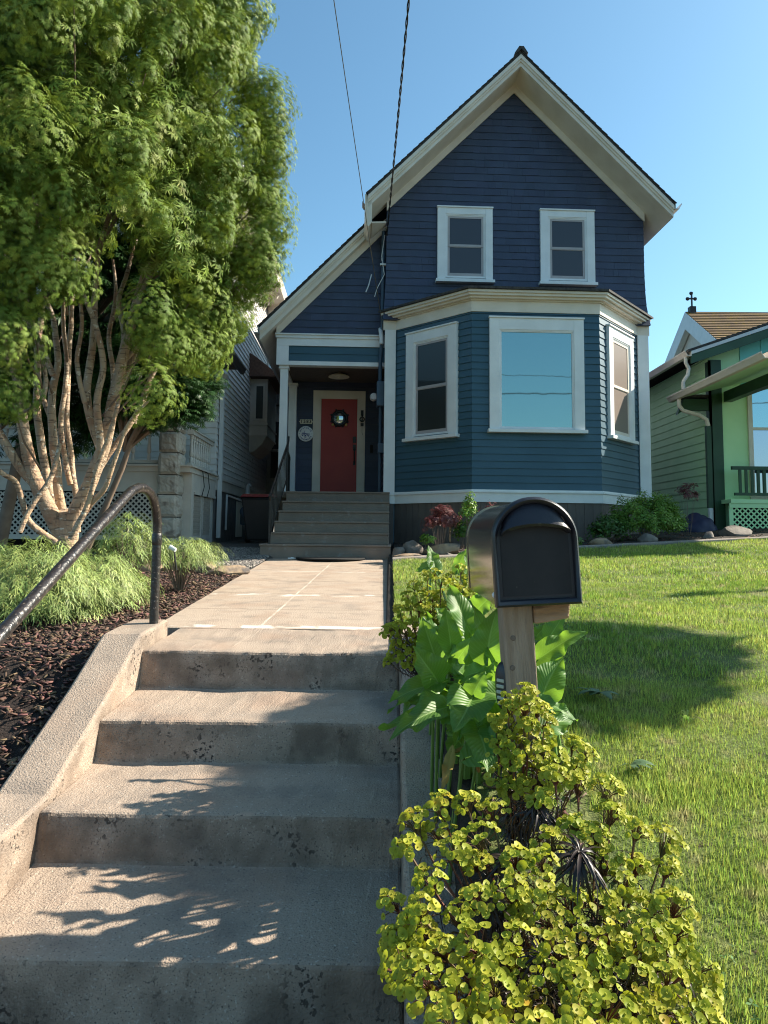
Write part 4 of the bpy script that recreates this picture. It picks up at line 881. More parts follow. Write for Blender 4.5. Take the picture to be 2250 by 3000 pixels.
# door: plate, raised rim, hood
mb = MB(); ext(mb, [(x, z-.004) for x, z in arch(.247, .312)], -.142, -.128)
door = mb.build('mailbox_door', M['mdoor'], tm, bevel=.004, smooth=35)
def band(mb, outer, inner, y0, y1):
    n = len(outer)
    for i in range(n-1):
        a, b, c, d = outer[i], outer[i+1], inner[i+1], inner[i]
        mb.hexa([(a[0],y0,a[1]),(b[0],y0,b[1]),(c[0],y0,c[1]),(d[0],y0,d[1]),(a[0],y1,a[1]),(b[0],y1,b[1]),(c[0],y1,c[1]),(d[0],y1,d[1])])
mb = MB(); out = [(x, z-.004) for x, z in arch(.247, .312)]; inn = [(x*.80, (z-.15)*.82+.15) for x, z in arch(.242, .307)]
n1 = len(out); rows = [(1.0,-.143),(.99,-.158),(.95,-.165),(.90,-.160),(.875,-.146)]
b0 = len(mb.v)
for (k, y) in rows:
    for x, z in out: mb.v.append((x*k, y, (z-.13)*k+.13 if z > .01 else z+(1-k)*.16))
for i in range(len(rows)-1):
    for j in range(n1-1): mb.f.append((b0+i*n1+j, b0+i*n1+j+1, b0+(i+1)*n1+j+1, b0+(i+1)*n1+j))
    mb.f.append((b0+i*n1+n1-1, b0+i*n1, b0+(i+1)*n1, b0+(i+1)*n1+n1-1))
mb.build('door_rim', M['mdoor'], door, smooth=55)
mb = MB(); aa = np.linspace(math.radians(168), math.radians(12), 24)
r0 = .086; cz = .190
lip = [( .101*math.cos(a), cz+.010+.030*math.sin(a)) for a in aa]; dome = [(.098*math.cos(a), cz+.010+r0*1.05*math.sin(a)) for a in aa]
rows = [([(x, z) for x, z in dome], -.144), ([(x*.94, (z-cz)*.95+cz) for x, z in dome], -.156), ([(x*.5+lx*.5, z*.45+lz*.55) for (x, z), (lx, lz) in zip(dome, lip)], -.166), (lip, -.178), ([(x, z-.008) for x, z in lip], -.172), ([(x*.97, z-.008) for x, z in lip], -.144)]
n1 = 24
for pts, y in rows:
    for x, z in pts: mb.v.append((x, y, z))
for i in range(len(rows)-1):
    for j in range(n1-1): mb.f.append((i*n1+j, i*n1+j+1, (i+1)*n1+j+1, (i+1)*n1+j))
mb.build('door_hood', M['mdoor'], door, smooth=50)
mb = MB(); mb.prism([(-.098,-.1425,.026),(.098,-.1425,.026),(.098,-.1425,.20),(.06,-.1425,.222),(0,-.1425,.23),(-.06,-.1425,.222),(-.098,-.1425,.20)], (0,-.002,0)); mb.build('door_recess', M['mrecess'], door)
for s in (-1, 1):
    mb = MB(); mb.lathe([(.004,s*.0),(.009,s*.004),(.009,s*.010),(.004,s*.014)], (s*.113,-.12,.03), 'x', 10); mb.build('hinge_bolt', M['gutterm'], tm, smooth=40)
mb = MB(); bm_ = MB()
pz = -.60; mb.box(-.095, -.005, -.085, .005, pz, -.001); mb.build('post', M['post'], tm, bevel=.004)
mb = MB(); mb.hexa([(-.004,-.095,-.062),(.098,-.095,-.050),(.098,.36,-.050),(-.004,.36,-.062),(-.004,-.095,-.001),(.105,-.095,-.001),(.105,.36,-.001),(-.004,.36,-.001)]); mb.build('support_block', M['endgrain'], tm, bevel=.005)
mb = MB()
for (x, z) in ((-.068,-.10),(-.075,-.185),(-.04,-.27),(-.055,-.42)):
    mb.lathe([(.008,-.0852),(.006,-.0858),(.002,-.0856)], (x,0,z), 'y', 12)
mb.build('knots', mat('wood_knot', (.13,.092,.07), (.18,.135,.105), rough=.9, bump=.4), tm, smooth=True)
t = thing('post_light', 'rounded black solar light with pale stripes fixed low on the mailbox post', 'light', (.355, 2.165, 1.045), (0, R(-3), R(-58)))
bm = bmesh.new(); bmesh.ops.create_icosphere(bm, subdivisions=4, radius=1)
for v in bm.verts:
    q = v.co; s = lambda a, p: math.copysign(abs(a)**p, a)
    v.co = Vector((s(q.x, .75)*.042, s(q.y, .8)*.032, s(q.z, .65)*.075))
me = bpy.data.meshes.new('light_body'); bm.to_mesh(me); bm.free(); me.shade_smooth(); me.materials.append(M['mdoor']); o = bpy.data.objects.new('light_body', me); COL.objects.link(o); o.parent = t
for i in range(5):
    mb = MB(); z = -.052+i*.0165; k = .0345-.005*abs(i-2.2)**1.3*.25; mb.box(-.014,.014,-k+.001,-k-.002,z,z+.010) if False else mb.box(-.016,.016,-k-.001,-.02,z,z+.010); mb.build('lens_stripe', mat('pale_lens', (.50,.52,.42), rough=.3) if i == 0 else bpy.data.materials['pale_lens'], t, bevel=.002)
t = thing('garden_spotlight', 'small silver garden spotlight among the cypress shrubs', 'spotlight', at(508, 1625, 5.6))
mb = MB(); mb.tube([(-.03,0,.06),(.02,-.01,.035)], [.020,.016], 12); mb.build('lamp_head', M['gutterm'], t, smooth=40)
mb = MB(); mb.tube([(0,0,.06),(.03,0,-.12)], .008, 6); mb.build('stake', M['iron'], t)

# ================================================================ rocks
M['rock'] = mat('ochre_rock', (0.24, 0.16, 0.10), (0.36, 0.26, 0.17), rough=.9, scale=5, detail=10, bump=.7, bscale=14, c3=(.12,.10,.09), s3=7, t3=(.55,.7))
M['rockg'] = mat('grey_rock', (0.13, 0.11, 0.095), (0.22, 0.19, 0.165), rough=.9, scale=5, detail=10, bump=.7, bscale=14)
def rock(p, sx, sy, sz, seed, m, label, rz=0, group=None, tilt=0):
    bm = bmesh.new(); bmesh.ops.create_icosphere(bm, subdivisions=3, radius=1); off = Vector((seed*3.7, seed*1.3, 0))
    dirs = [Vector(rdir(1)[0]) for _ in range(9)]
    for v in bm.verts:
        q = Vector(v.co); k = 1
        for d in dirs:
            e = q.dot(d)
            if e > .62: q -= d*(e-.62)*.9
        q *= 1+.10*mnoise.noise(q*2+off)+.03*mnoise.noise(q*8+off)
        v.co = Vector((q.x*sx, q.y*sy, q.z*sz))
    me = bpy.data.meshes.new('rock'); bm.to_mesh(me); bm.free(); me.materials.append(m); me.shade_smooth(); me.set_sharp_from_angle(angle=R(28))
    o = bpy.data.objects.new('rock', me); COL.objects.link(o); o.location = p+Vector((0,0,sz*.35)); o.rotation_euler = (tilt, tilt*.6, rz); tag(o, label, 'rock', group)
gl = 'flat rocks at the end of the mulch bed'
def onT(x, y): return Vector((x, y, float(T(x, y))))
rock(onT(-1.80,7.85),.27,.17,.10,1,M['rock'],'large flat ochre rock touching the left edge of the front walk',.3,gl)
rock(onT(-2.12,8.15),.24,.14,.13,2,M['rock'],'wedge-shaped orange-topped rock just left of the large flat ochre rock',-.2,gl,.25)
rock(onT(-2.45,8.2),.22,.14,.11,3,M['rock'],'pale pointed rock between the orange-topped rock and the shrubs',.5,gl,-.3)
rock(onT(-2.78,8.15),.2,.2,.17,4,M['rock'],'rounded orange rock half hidden behind the small cypress shrub',.9,gl)
rock(onT(-1.62,8.55),.14,.12,.05,5,M['rockg'],'small low brown rock at the walk edge by the gravel',.1,gl)
gr2 = 'rocks in the bed under the bay window'
rock(onT(.30,9.9),.15,.13,.19,6,M['rockg'],'upright grey-brown rock beside the bottom porch step',.2,gr2,.3)
rock(onT(.72,9.75),.34,.20,.12,7,M['rock'],'long slanted tan slab rock in front of the red-leaved maple',.25,gr2,-.25)
rock(onT(.28,8.95+.25),.24,.13,.05,8,M['rock'],'flat orange rock at the corner of the walk and the edging',.1,gr2)
rock(onT(1.20,9.75),.22,.15,.10,9,M['rockg'],'dull brown rock right of the tan slab rock',-.3,gr2)
rock(onT(1.45,10.2),.25,.16,.12,10,M['rockg'],'broad dark rock behind the calla leaf tips by the bay',.1,gr2)
rock(onT(.78,9.42),.10,.08,.05,11,M['rockg'],'fist-sized smooth grey stone near the edging',.1,gr2)
rock(onT(3.05,10.35),.20,.13,.11,12,M['rock'],'tan rock in the bed just right of the mailbox top',.1,gr2)
rock(onT(3.75,10.5),.2,.15,.13,13,M['rockg'],'large dark rock under the bright green shrub',.5,gr2)
rock(onT(5.25,11.0),.30,.2,.14,14,M['rockg'],'long flat rock beside the navy bundle',.1,gr2)
rock(onT(4.75,10.7),.14,.1,.10,15,M['rockg'],'small dark rock between the shrub and the long flat rock',.8,gr2)
rock(onT(.10,9.75),.10,.1,.12,16,M['rockg'],'small brown rock wedged against the porch steps',.8,gr2)

# ================================================================ loose ground cover (uncountable)
boxv = [(-1,-1,-1),(1,-1,-1),(1,1,-1),(-1,1,-1),(-1,-1,1),(1,-1,1),(1,1,1),(-1,1,1)]; boxf = [(0,3,2,1),(4,5,6,7),(0,1,5,4),(1,2,6,5),(2,3,7,6),(3,0,4,7)]
def chips(n, xr, yr, fmask, sx, sy, sz, m, name, label, cat, tilt=.45, lift=.012):
    x = RNG.uniform(*xr, n); y = RNG.uniform(*yr, n); k = fmask(x, y); x, y = x[k], y[k]; n = len(x)
    pos = np.stack([x, y, T(x, y)+RNG.uniform(0, lift, n)+.004], 1)
    a = RNG.uniform(0, 6.283, n); X = np.stack([np.cos(a), np.sin(a), RNG.normal(0, tilt*.6, n)], 1); Z = np.stack([RNG.normal(0, tilt, n), RNG.normal(0, tilt, n), np.ones(n)], 1)
    tv = np.array(boxv)*[sx, sy, sz]; V, F = scatter(tv, boxf, pos, X, Z, RNG.uniform(.5, 1.5, n))
    o = raw_mesh(name, V, F, m); tag(o, label, cat, kind='stuff'); return o
M['chip'] = mat('bark_chips', (0.075, 0.040, 0.026), (0.14, 0.080, 0.052), rough=.8, scale=30, island=.75)
chips(34000, (-4.3, -1.38), (1.4, 8.2), lambda x, y: mulch_mask(x, y) & (RNG.random(len(x)) < np.clip(1.25-y*.11, .3, 1)), .017, .0045, .0022, M['chip'], 'bark_mulch', 'dark brown bark chips covering the bed left of the stairs', 'mulch', .4, .018)
chips(5000, (.1, 7.2), (9.0, 12.2), lambda x, y: y > EDGE(x)+.13, .018, .006, .003, M['chip'], 'bark_mulch', 'dark bark chips in the shaded bed under the bay window', 'mulch', .4, .02)
M['pebble'] = mat('pebbles', (0.16, 0.14, 0.125), (0.26, 0.235, 0.21), rough=.8, scale=30, island=.6)
chips(9000, (-3.0, -1.7), (8.25, 11.5), lambda x, y: x < -1.72, .010, .008, .006, M['pebble'], 'gravel', 'grey gravel between the mulch bed and the porch steps', 'gravel', .6, .008)
chips(500, (.1, 1.3), (9.0, 10.0), lambda x, y: y > EDGE(x)+.13, .012, .009, .006, M['pebble'], 'pebbles', 'small grey pebbles around the rocks by the walk', 'pebbles', .6, .008)
chips(500, (.05, .6), (1.2, 3.6), lambda x, y: x > .26, .017, .0045, .0022, M['chip'], 'leaf_litter', 'dark bark and leaf litter under the lilies', 'litter', .6, .008)

# grass
gv = np.array([(-.5,0,0),(.5,0,0),(-.36,.10,.5),(.36,.10,.5),(0,.42,.92)]); gf = [(0,1,3),(0,3,2),(2,3,4)]
def grass(n, xr, yr, ln, wd, name, parentlist, keep=None):
    x = RNG.uniform(*xr, n); y = RNG.uniform(*yr, n)
    k = (x < y*.545+.25) & lawn_mask(x, y)
    k &= ~((x < .62) & (y > 1.9) & (y < 3.3) & (RNG.random(n) < .93)) & ~((x < .6) & (y <= 1.9) & (RNG.random(n) < .7))
    if keep is not None: k &= keep(x, y)
    x, y = x[k], y[k]; n = len(x)
    fa = 2.2*np.sin(x*2.3+1.3*np.sin(y*1.7))+1.7*np.sin(y*3.1+x*1.2)
    a = fa*.6+RNG.normal(0, 2.2, n); lean = np.abs(RNG.normal(.9, .6, n))
    Z = np.stack([np.cos(a)*lean, np.sin(a)*lean, np.ones(n)], 1); X = np.stack([-np.sin(a), np.cos(a), RNG.normal(0,.3,n)], 1)
    tuft = .85+.30*(np.sin(x*5.3+2*np.sin(y*4.1))*np.sin(y*6.7+x*2.1))
    L = ln*RNG.uniform(.45, 1.25, n)*tuft
    V, F = scatter(gv*np.array([wd/ln, 1, 1]), gf, np.stack([x, y, T(x, y)-.004], 1), X, Z, L)
    return V, F
parts_ = [grass(270000, (.2, 2.4), (.8, 3.2), .031, .0025, '', None), grass(170000, (0, 3.8), (3.2, 6.2), .035, .0037, '', None), grass(110000, (0, 6.2), (6.2, 10.2), .044, .0060, '', None)]
off = 0; VV = []; FF = []
for V, F in parts_: VV.append(V); FF.append(F+off); off += len(V)
M['grass'] = mat('grass_blades', (0.20, 0.31, 0.045), (0.36, 0.44, 0.095), rough=.45, scale=1.3, detail=5, island=.6, transl=.48, spec=.35, c3=(.46,.42,.20), s3=9, t3=(.54,.70))
o = raw_mesh('grass', np.concatenate(VV), np.concatenate(FF), M['grass']); tag(o, 'bright green sunlit lawn grass right of the walk', 'grass', kind='stuff')
# a few long coarse blades in the shaded part
def weed(p, n, L, name, label, spread=.8, wd=.012, m=None):
    mb = MB(); rr = random.Random(int(p[0]*999))
    for i in range(n):
        a = rr.uniform(0, 6.28); l = L*rr.uniform(.6, 1.2); d = Vector((math.cos(a), math.sin(a), 0)); s = Vector((-d.y, d.x, 0)); w = wd*rr.uniform(.7, 1.2); pts = []
        for k in range(6):
            f = k/5; pts.append((d*l*f*spread+Vector((0,0,l*(.55*f-.5*f*f)+.01)), w*math.sin(math.pi*min(1, .12+f*.88))+.0005))
        b0 = len(mb.v)
        for q, w_ in pts: mb.v += [tuple(q-s*w_), tuple(q+s*w_+Vector((0,0,.002)))]
        for k in range(5): mb.f.append((b0+2*k, b0+2*k+1, b0+2*k+3, b0+2*k+2))
    o = mb.build(name, m, None, fixn=False); o.location = p; tag(o, label, 'weed', 'weeds in the lawn')
M['weedm'] = mat('weed_leaf', (0.07,0.13,0.05), (.12,.19,.09), rough=.5, transl=.25)
weed(onT(.86,3.0)+Vector((0,0,.01)), 11, .13, 'dandelion_plant', 'flat grey-green weed rosette in the shaded lawn right of the post', .9, .016, M['weedm'])
weed(onT(.80,2.42)+Vector((0,0,.01)), 8, .07, 'dandelion_plant', 'pale weed tuft at the sunny edge just below the lily leaves', .9, .008, M['weedm'])
weed(onT(1.12,2.75)+Vector((0,0,.01)), 8, .16, 'grass_tuft', 'long coarse grass tuft rising at the lower edge of the lawn shadow', .5, .004, M['grass'])
weed(onT(1.0,3.7)+Vector((0,0,.01)), 9, .14, 'grass_tuft', 'coarse grass tuft deep inside the lawn shadow', .5, .004, M['grass'])

# clover patches
rgc = np.random.default_rng(31); cxs = rgc.uniform(.5, 5.5, 46); cys = rgc.uniform(1.2, 9.6, 46); P_ = []
for x, y in zip(cxs, cys):
    k = rgc.integers(25, 70); P_.append(np.stack([rgc.normal(x, .10, k), rgc.normal(y, .14, k)], 1))
P_ = np.concatenate(P_); P_ = P_[lawn_mask(P_[:, 0], P_[:, 1])]; nP = len(P_)
cl = []; cf = []
for k in range(3):
    a_ = k*2.094; b0 = len(cl); cl += [(0,0,0), (.6*math.cos(a_-.5), .6*math.sin(a_-.5), .1), (1.0*math.cos(a_), 1.0*math.sin(a_), .12), (.6*math.cos(a_+.5), .6*math.sin(a_+.5), .1)]; cf.append((b0, b0+1, b0+2, b0+3))
V, F = scatter(cl, cf, np.stack([P_[:, 0], P_[:, 1], T(P_[:, 0], P_[:, 1])+rgc.uniform(.022, .036, nP)], 1), rgc.normal(size=(nP, 3)), rgc.normal(0, .3, (nP, 3))+[0, 0, 1], rgc.uniform(.009, .015, nP))
M['clover'] = mat('clover_leaf', (0.06, 0.14, 0.03), (.10,.20,.05), rough=.5, transl=.25, island=.3)
o = raw_mesh('clover', V, F, M['clover']); tag(o, 'small darker green clover patches scattered through the lawn', 'clover', kind='stuff')
# ================================================================ plants
M['lily'] = mat('lily_leaf', (0.065, 0.155, 0.028), (0.10, 0.215, 0.04), rough=.43, scale=9, transl=.36, tcol=(.34,.60,.05), spec=.4, c3=(.05,.12,.03), s3=4, t3=(.5,.8), bump=.1, bscale=40)
def add_veins(m):
    n = m.node_tree.nodes; l = m.node_tree.links; p = n['Principled BSDF']; uvn = n.new('ShaderNodeUVMap'); uvn.uv_map = 'leaf'
    sp = n.new('ShaderNodeSeparateXYZ'); l.new(uvn.outputs[0], sp.inputs[0])
    def math_(op, a, b=None):
        k = n.new('ShaderNodeMath'); k.operation = op
        for i, q in enumerate((a, b)):
            if q is None: continue
            if isinstance(q, (int, float)): k.inputs[i].default_value = q
            else: l.new(q, k.inputs[i])
        return k.outputs[0]
    au = math_('ABSOLUTE', sp.outputs[0]); t = math_('SUBTRACT', sp.outputs[1], math_('MULTIPLY', math_('POWER', au, .7), .30))
    s = math_('SINE', math_('MULTIPLY', t, 95.0)); v = math_('POWER', math_('MAXIMUM', s, 0.0), 5.0)
    mid = math_('LESS_THAN', au, .05); f = math_('MINIMUM', math_('ADD', math_('MULTIPLY', v, .24), math_('MULTIPLY', mid, .6)), 1.0)
    src = p.inputs['Base Color'].links[0].from_socket; mx = n.new('ShaderNodeMix'); mx.data_type = 'RGBA'; l.new(f, mx.inputs[0]); l.new(src, mx.inputs[6]); mx.inputs[7].default_value = (.30,.45,.14,1); l.new(mx.outputs[2], p.inputs['Base Color'])
    b = n.new('ShaderNodeBump'); b.inputs['Strength'].default_value = .3; b.inputs['Distance'].default_value = .0015; l.new(s, b.inputs['Height']); l.new(b.outputs[0], p.inputs['Normal'])
add_veins(M['lily'])
M['petiole'] = mat('lily_stalk', (0.10, 0.20, 0.04), (.15,.27,.06), rough=.4, transl=.2)
M['deadleaf'] = mat('withered_leaf', (0.42, 0.24, 0.07), (.30,.30,.06), rough=.7, transl=.35, scale=8)
lily = thing('calla_lily', 'calla lily clump with big wavy bright green leaves around the mailbox post', 'plant', (.33, 2.5, .72)); LO = Vector(lily.location)
def leaf_mesh(B, Tp, width, N, seed, m, name='leaf', parent=None, O=Vector(), curl=.25, fold=.45, wave=.095):
    rr = random.Random(seed); D = Tp-B; L = D.length; D.normalize(); N = (N-D*N.dot(D)).normalized(); S = D.cross(N)
    nu, nv = 15, 20; ph = [rr.uniform(0, 6.28) for _ in range(4)]; vs = []; uv = []
    for j in range(nv+1):
        v = j/nv; hw = width/2*(min(1, (v/.24))**.55 if v < .24 else (1-((v-.24)/.76)**1.75))
        hw = max(hw, width*.012)
        for i in range(nu+1):
            u = i/nu*2-1; a = abs(u)
            back = -.20*(a**1.5)*max(0, 1-v*2.6)
            p = B+O*0+D*(L*(v+back)) + S*(u*hw)
            z = fold*a*hw - curl*L*(v**2.2) + wave*L*.55*(a**1.6)*(math.sin(v*13+ph[0]+(1.3 if u > 0 else 0))+.6*math.sin(v*23+ph[1]+(2 if u > 0 else 0))) - .30*fold*a*a*hw*1.6
            p = p+N*z+S*(.06*L*math.sin(v*2.4+ph[2])*v); vs.append(tuple(p-O)); uv.append((u, v))
    w_ = nu+1; fs = [(j*w_+i, j*w_+i+1, (j+1)*w_+i+1, (j+1)*w_+i) for j in range(nv) for i in range(nu)]
    me = bpy.data.meshes.new(name); me.from_pydata(vs, [], fs); me.shade_smooth(); ul = me.uv_layers.new(name='leaf')
    for lp in me.loops: ul.data[lp.index].uv = uv[lp.vertex_index]
    me.materials.append(m); o = bpy.data.objects.new(name, me); COL.objects.link(o); o.parent = parent; return o
def c7(x, y): return 1050+x*.4521, 1400+y*.4521
# base, tip (positions surveyed in the photograph), width, ground distance of base and tip, facing
LV = [((500,610),(470,430),95,3.3,3.35,(.3,-.8,.5)), ((640,600),(702,437),80,3.2,3.2,(-.5,-.8,.3)), ((700,640),(706,500),50,3.1,3.1,(.6,-.7,.2)),
 ((712,1045),(625,675),215,2.72,2.78,(.35,-.85,.4)), ((600,1105),(578,862),140,2.6,2.55,(-.15,-.9,.35)), ((835,1200),(872,845),215,2.42,2.40,(-.3,-.85,.4)),
 ((505,1190),(430,915),185,2.85,2.8,(-.2,-.8,.5)), ((520,1330),(400,1112),215,2.50,2.42,(.1,-.85,.5)), ((520,1335),(205,1415),150,2.5,2.35,(0,-.55,.85)),
 ((600,1480),(238,1608),165,2.35,2.15,(.1,-.6,.8)), ((745,1415),(620,1592),270,2.25,2.05,(-.1,-.75,.6)), ((742,1412),(806,1250),140,2.25,2.25,(-.3,-.85,.3)),
 ((690,1290),(862,1222),130,2.4,2.35,(0,-.6,.8)), ((700,1300),(610,1200),120,2.45,2.4,(0,-.6,.8)), ((772,1630),(850,1858),235,2.18,2.02,(.05,-.8,.55)),
 ((860,1110),(915,1230),110,2.42,2.38,(.2,-.8,.5)), ((745,880),(872,752),150,2.9,2.85,(-.2,-.8,.5)), ((560,1250),(600,1120),120,2.7,2.65,(.2,-.8,.4)), ((640,1180),(735,1040),110,2.55,2.5,(0,-.7,.6)),
 ((1165,1175),(1462,982),150,2.5,2.45,(-.1,-.75,.65)), ((1160,1280),(1300,1160),130,2.5,2.5,(.1,-.8,.5)), ((1185,1425),(1325,1150),215,2.34,2.38,(-.25,-.85,.35)),
 ((1180,1440),(1440,1530),95,2.32,2.3,(.1,-.6,.8)), ((1200,1480),(1315,1690),135,2.36,2.4,(.3,-.8,.4)), ((1235,1040),(1325,870),120,2.85,2.85,(-.5,-.7,.4)), ((1150,1030),(1225,950),90,2.9,2.9,(.2,-.8,.5)),
 ((1165,1560),(1250,1480),110,2.4,2.4,(-.2,-.85,.4)), ((900,1500),(800,1700),120,2.3,2.25,(.3,-.8,.4)), ((470,560),(365,600),60,3.3,3.3,(0,-.7,.6)), ((430,1330),(300,1500),120,2.6,2.5,(-.2,-.7,.6)),
 ((600,960),(500,840),120,2.9,2.9,(.2,-.8,.5)), ((780,1120),(720,960),150,2.65,2.6,(-.1,-.85,.4)), ((560,1160),(660,1090),120,2.62,2.55,(.2,-.75,.6)), ((870,1330),(930,1240),120,2.4,2.36,(0,-.8,.5)), ((820,1400),(900,1560),150,2.3,2.25,(.2,-.75,.5)),
 ((1190,1230),(1340,1170),95,2.6,2.6,(.1,-.7,.6)), ((1165,1350),(1240,1250),130,2.45,2.45,(-.2,-.8,.5)), ((480,1420),(400,1560),130,2.4,2.3,(.1,-.7,.6)), ((640,1560),(700,1740),150,2.35,2.3,(-.2,-.8,.4)), ((800,1620),(960,1720),130,2.3,2.3,(.2,-.7,.5))]
low_rng = random.Random(12)
LOWLEAF = []
for k in range(26):
    g_ = Vector((low_rng.uniform(.24,.42), low_rng.uniform(2.1,2.7), 0)); g_.z = float(T(g_.x, g_.y))+low_rng.uniform(.06,.30); a_ = low_rng.uniform(0, 6.28)
    LOWLEAF.append((g_, g_+Vector((math.cos(a_)*.16, math.sin(a_)*.12, low_rng.uniform(-.02,.10)))))
lr = random.Random(5); LV += [((b[0]+lr.uniform(-50,50), b[1]+lr.uniform(-30,60)), (t_[0]+lr.uniform(-80,80), t_[1]+lr.uniform(-60,60)), w_*lr.uniform(.55,.85), d0+.12, d1+.10, (N[0]+lr.uniform(-.6,.6), N[1], N[2]+lr.uniform(-.3,.4))) for (b, t_, w_, d0, d1, N) in LV[3:19]+LV[4:16:2]]
for k, (b, t_, w_, d0, d1, N) in enumerate(LV):
    B = at(*c7(*b), d0); Tp = at(*c7(*t_), d1); wm = w_*.4521/FPX*d0
    leaf_mesh(B, Tp, wm*1.10, Vector(N), k, M['lily'], 'leaf', lily, LO, curl=.10+.16*((k*7) % 5)/5, fold=.52)
    gx = .30+.16*math.sin(k*2.4) if b[0] < 1000 else .50+.08*math.sin(k); gy = max(2.12, min(B.y+.05, 3.0)); G = Vector((gx, gy, float(T(gx, gy))-.02))
    mid = G.lerp(B, .55)+Vector(((G.x-B.x)*.25, 0, .10)); pts = [G*(1-f)**2+mid*2*f*(1-f)+B*f*f-LO for f in np.linspace(0, 1, 9)]
    mb = MB(); mb.tube(pts, [.009-.004*f for f in np.linspace(0, 1, 9)], 7, cap=False); mb.build('stalk', M['petiole'], lily, smooth=40)
for k, (B, Tp) in enumerate(LOWLEAF): leaf_mesh(B, Tp, .12, Vector((.2*math.sin(k*3),-.5,.8)), 60+k, M['lily'], 'leaf', lily, LO, curl=.3)
leaf_mesh(at(*c7(600,1780), 2.2), at(*c7(535,2000), 2.12), .035, Vector((-.3,-.8,.2)), 91, M['deadleaf'], 'leaf', lily, LO, wave=.12).__setitem__('label', 'withered yellow-brown hanging leaf')
mb = MB(); p0, p1 = at(*c7(700,1740), 2.22), at(*c7(600,1785), 2.2); mb.tube([at(*c7(780,1900),2.3)-LO, at(*c7(740,1760),2.25)-LO, p0-LO, p1-LO], .006, 7); mb.build('stalk', M['deadleaf'], lily, smooth=40)

# ---- euphorbia
M['bract'] = mat('yellow_green_bract', (0.28, 0.32, 0.03), (0.44, 0.42, 0.05), rough=.5, scale=14, transl=.38, tcol=(.50,.55,.03), island=.28, c3=(.50,.24,.03), s3=9, t3=(.62,.76), spec=.2)
M['darkleaf'] = mat('dark_purple_leaf', (0.020, 0.013, 0.011), (0.042, 0.026, 0.020), rough=.42, scale=10, island=.4, spec=.4, c3=(.05,.06,.02), s3=9, t3=(.6,.7))
M['redstem'] = mat('red_stem', (0.14, 0.035, 0.025), (.10,.09,.03), rough=.5, scale=10)
n_ = 9; dv = [(0,0,-.10)]+[(.52*math.cos(a), .52*math.sin(a), -.06) for a in np.linspace(0, 2*math.pi, n_, endpoint=False)]+[(1.0*math.cos(a)*(1+.10*math.cos(2*a)), .88*math.sin(a), .10+.10*math.cos(2*a)) for a in np.linspace(0, 2*math.pi, n_, endpoint=False)]
df = [(0,1+i,1+(i+1) % n_) for i in range(n_)]
for i in range(n_): j = (i+1) % n_; df += [(1+i,1+n_+i,1+n_+j), (1+i,1+n_+j,1+j)]
b0 = len(dv); dv += [(.20*math.cos(a), .20*math.sin(a), .0) for a in np.linspace(0, 2*math.pi, 6, endpoint=False)]+[(.13*math.cos(a), .13*math.sin(a), .26) for a in np.linspace(0, 2*math.pi, 6, endpoint=False)]
for i in range(6): j = (i+1) % 6; df += [(b0+i,b0+j,b0+6+j), (b0+i,b0+6+j,b0+6+i)]
df += [(b0+6,b0+7,b0+8),(b0+6,b0+8,b0+9),(b0+6,b0+9,b0+10),(b0+6,b0+10,b0+11)]
nl = 5; lv = []; lf = []
for j in range(nl+1):
    f = j/nl; w_ = .034*math.sin(math.pi*min(1, .12+.88*f))+.004; z_ = .30*f-.95*f*f; lv += [(-w_, f*.8, z_), (0, f*.8, z_-.014), (w_, f*.8, z_)]
for j in range(nl): lf += [(3*j,3*j+1,3*j+4,3*j+3), (3*j+1,3*j+2,3*j+5,3*j+4)]
def inpoly(x, y, P):
    c = False; j = len(P)-1
    for i in range(len(P)):
        if (P[i][1] > y) != (P[j][1] > y) and x < (P[j][0]-P[i][0])*(y-P[i][1])/(P[j][1]-P[i][1])+P[i][0]: c = not c
        j = i
    return c
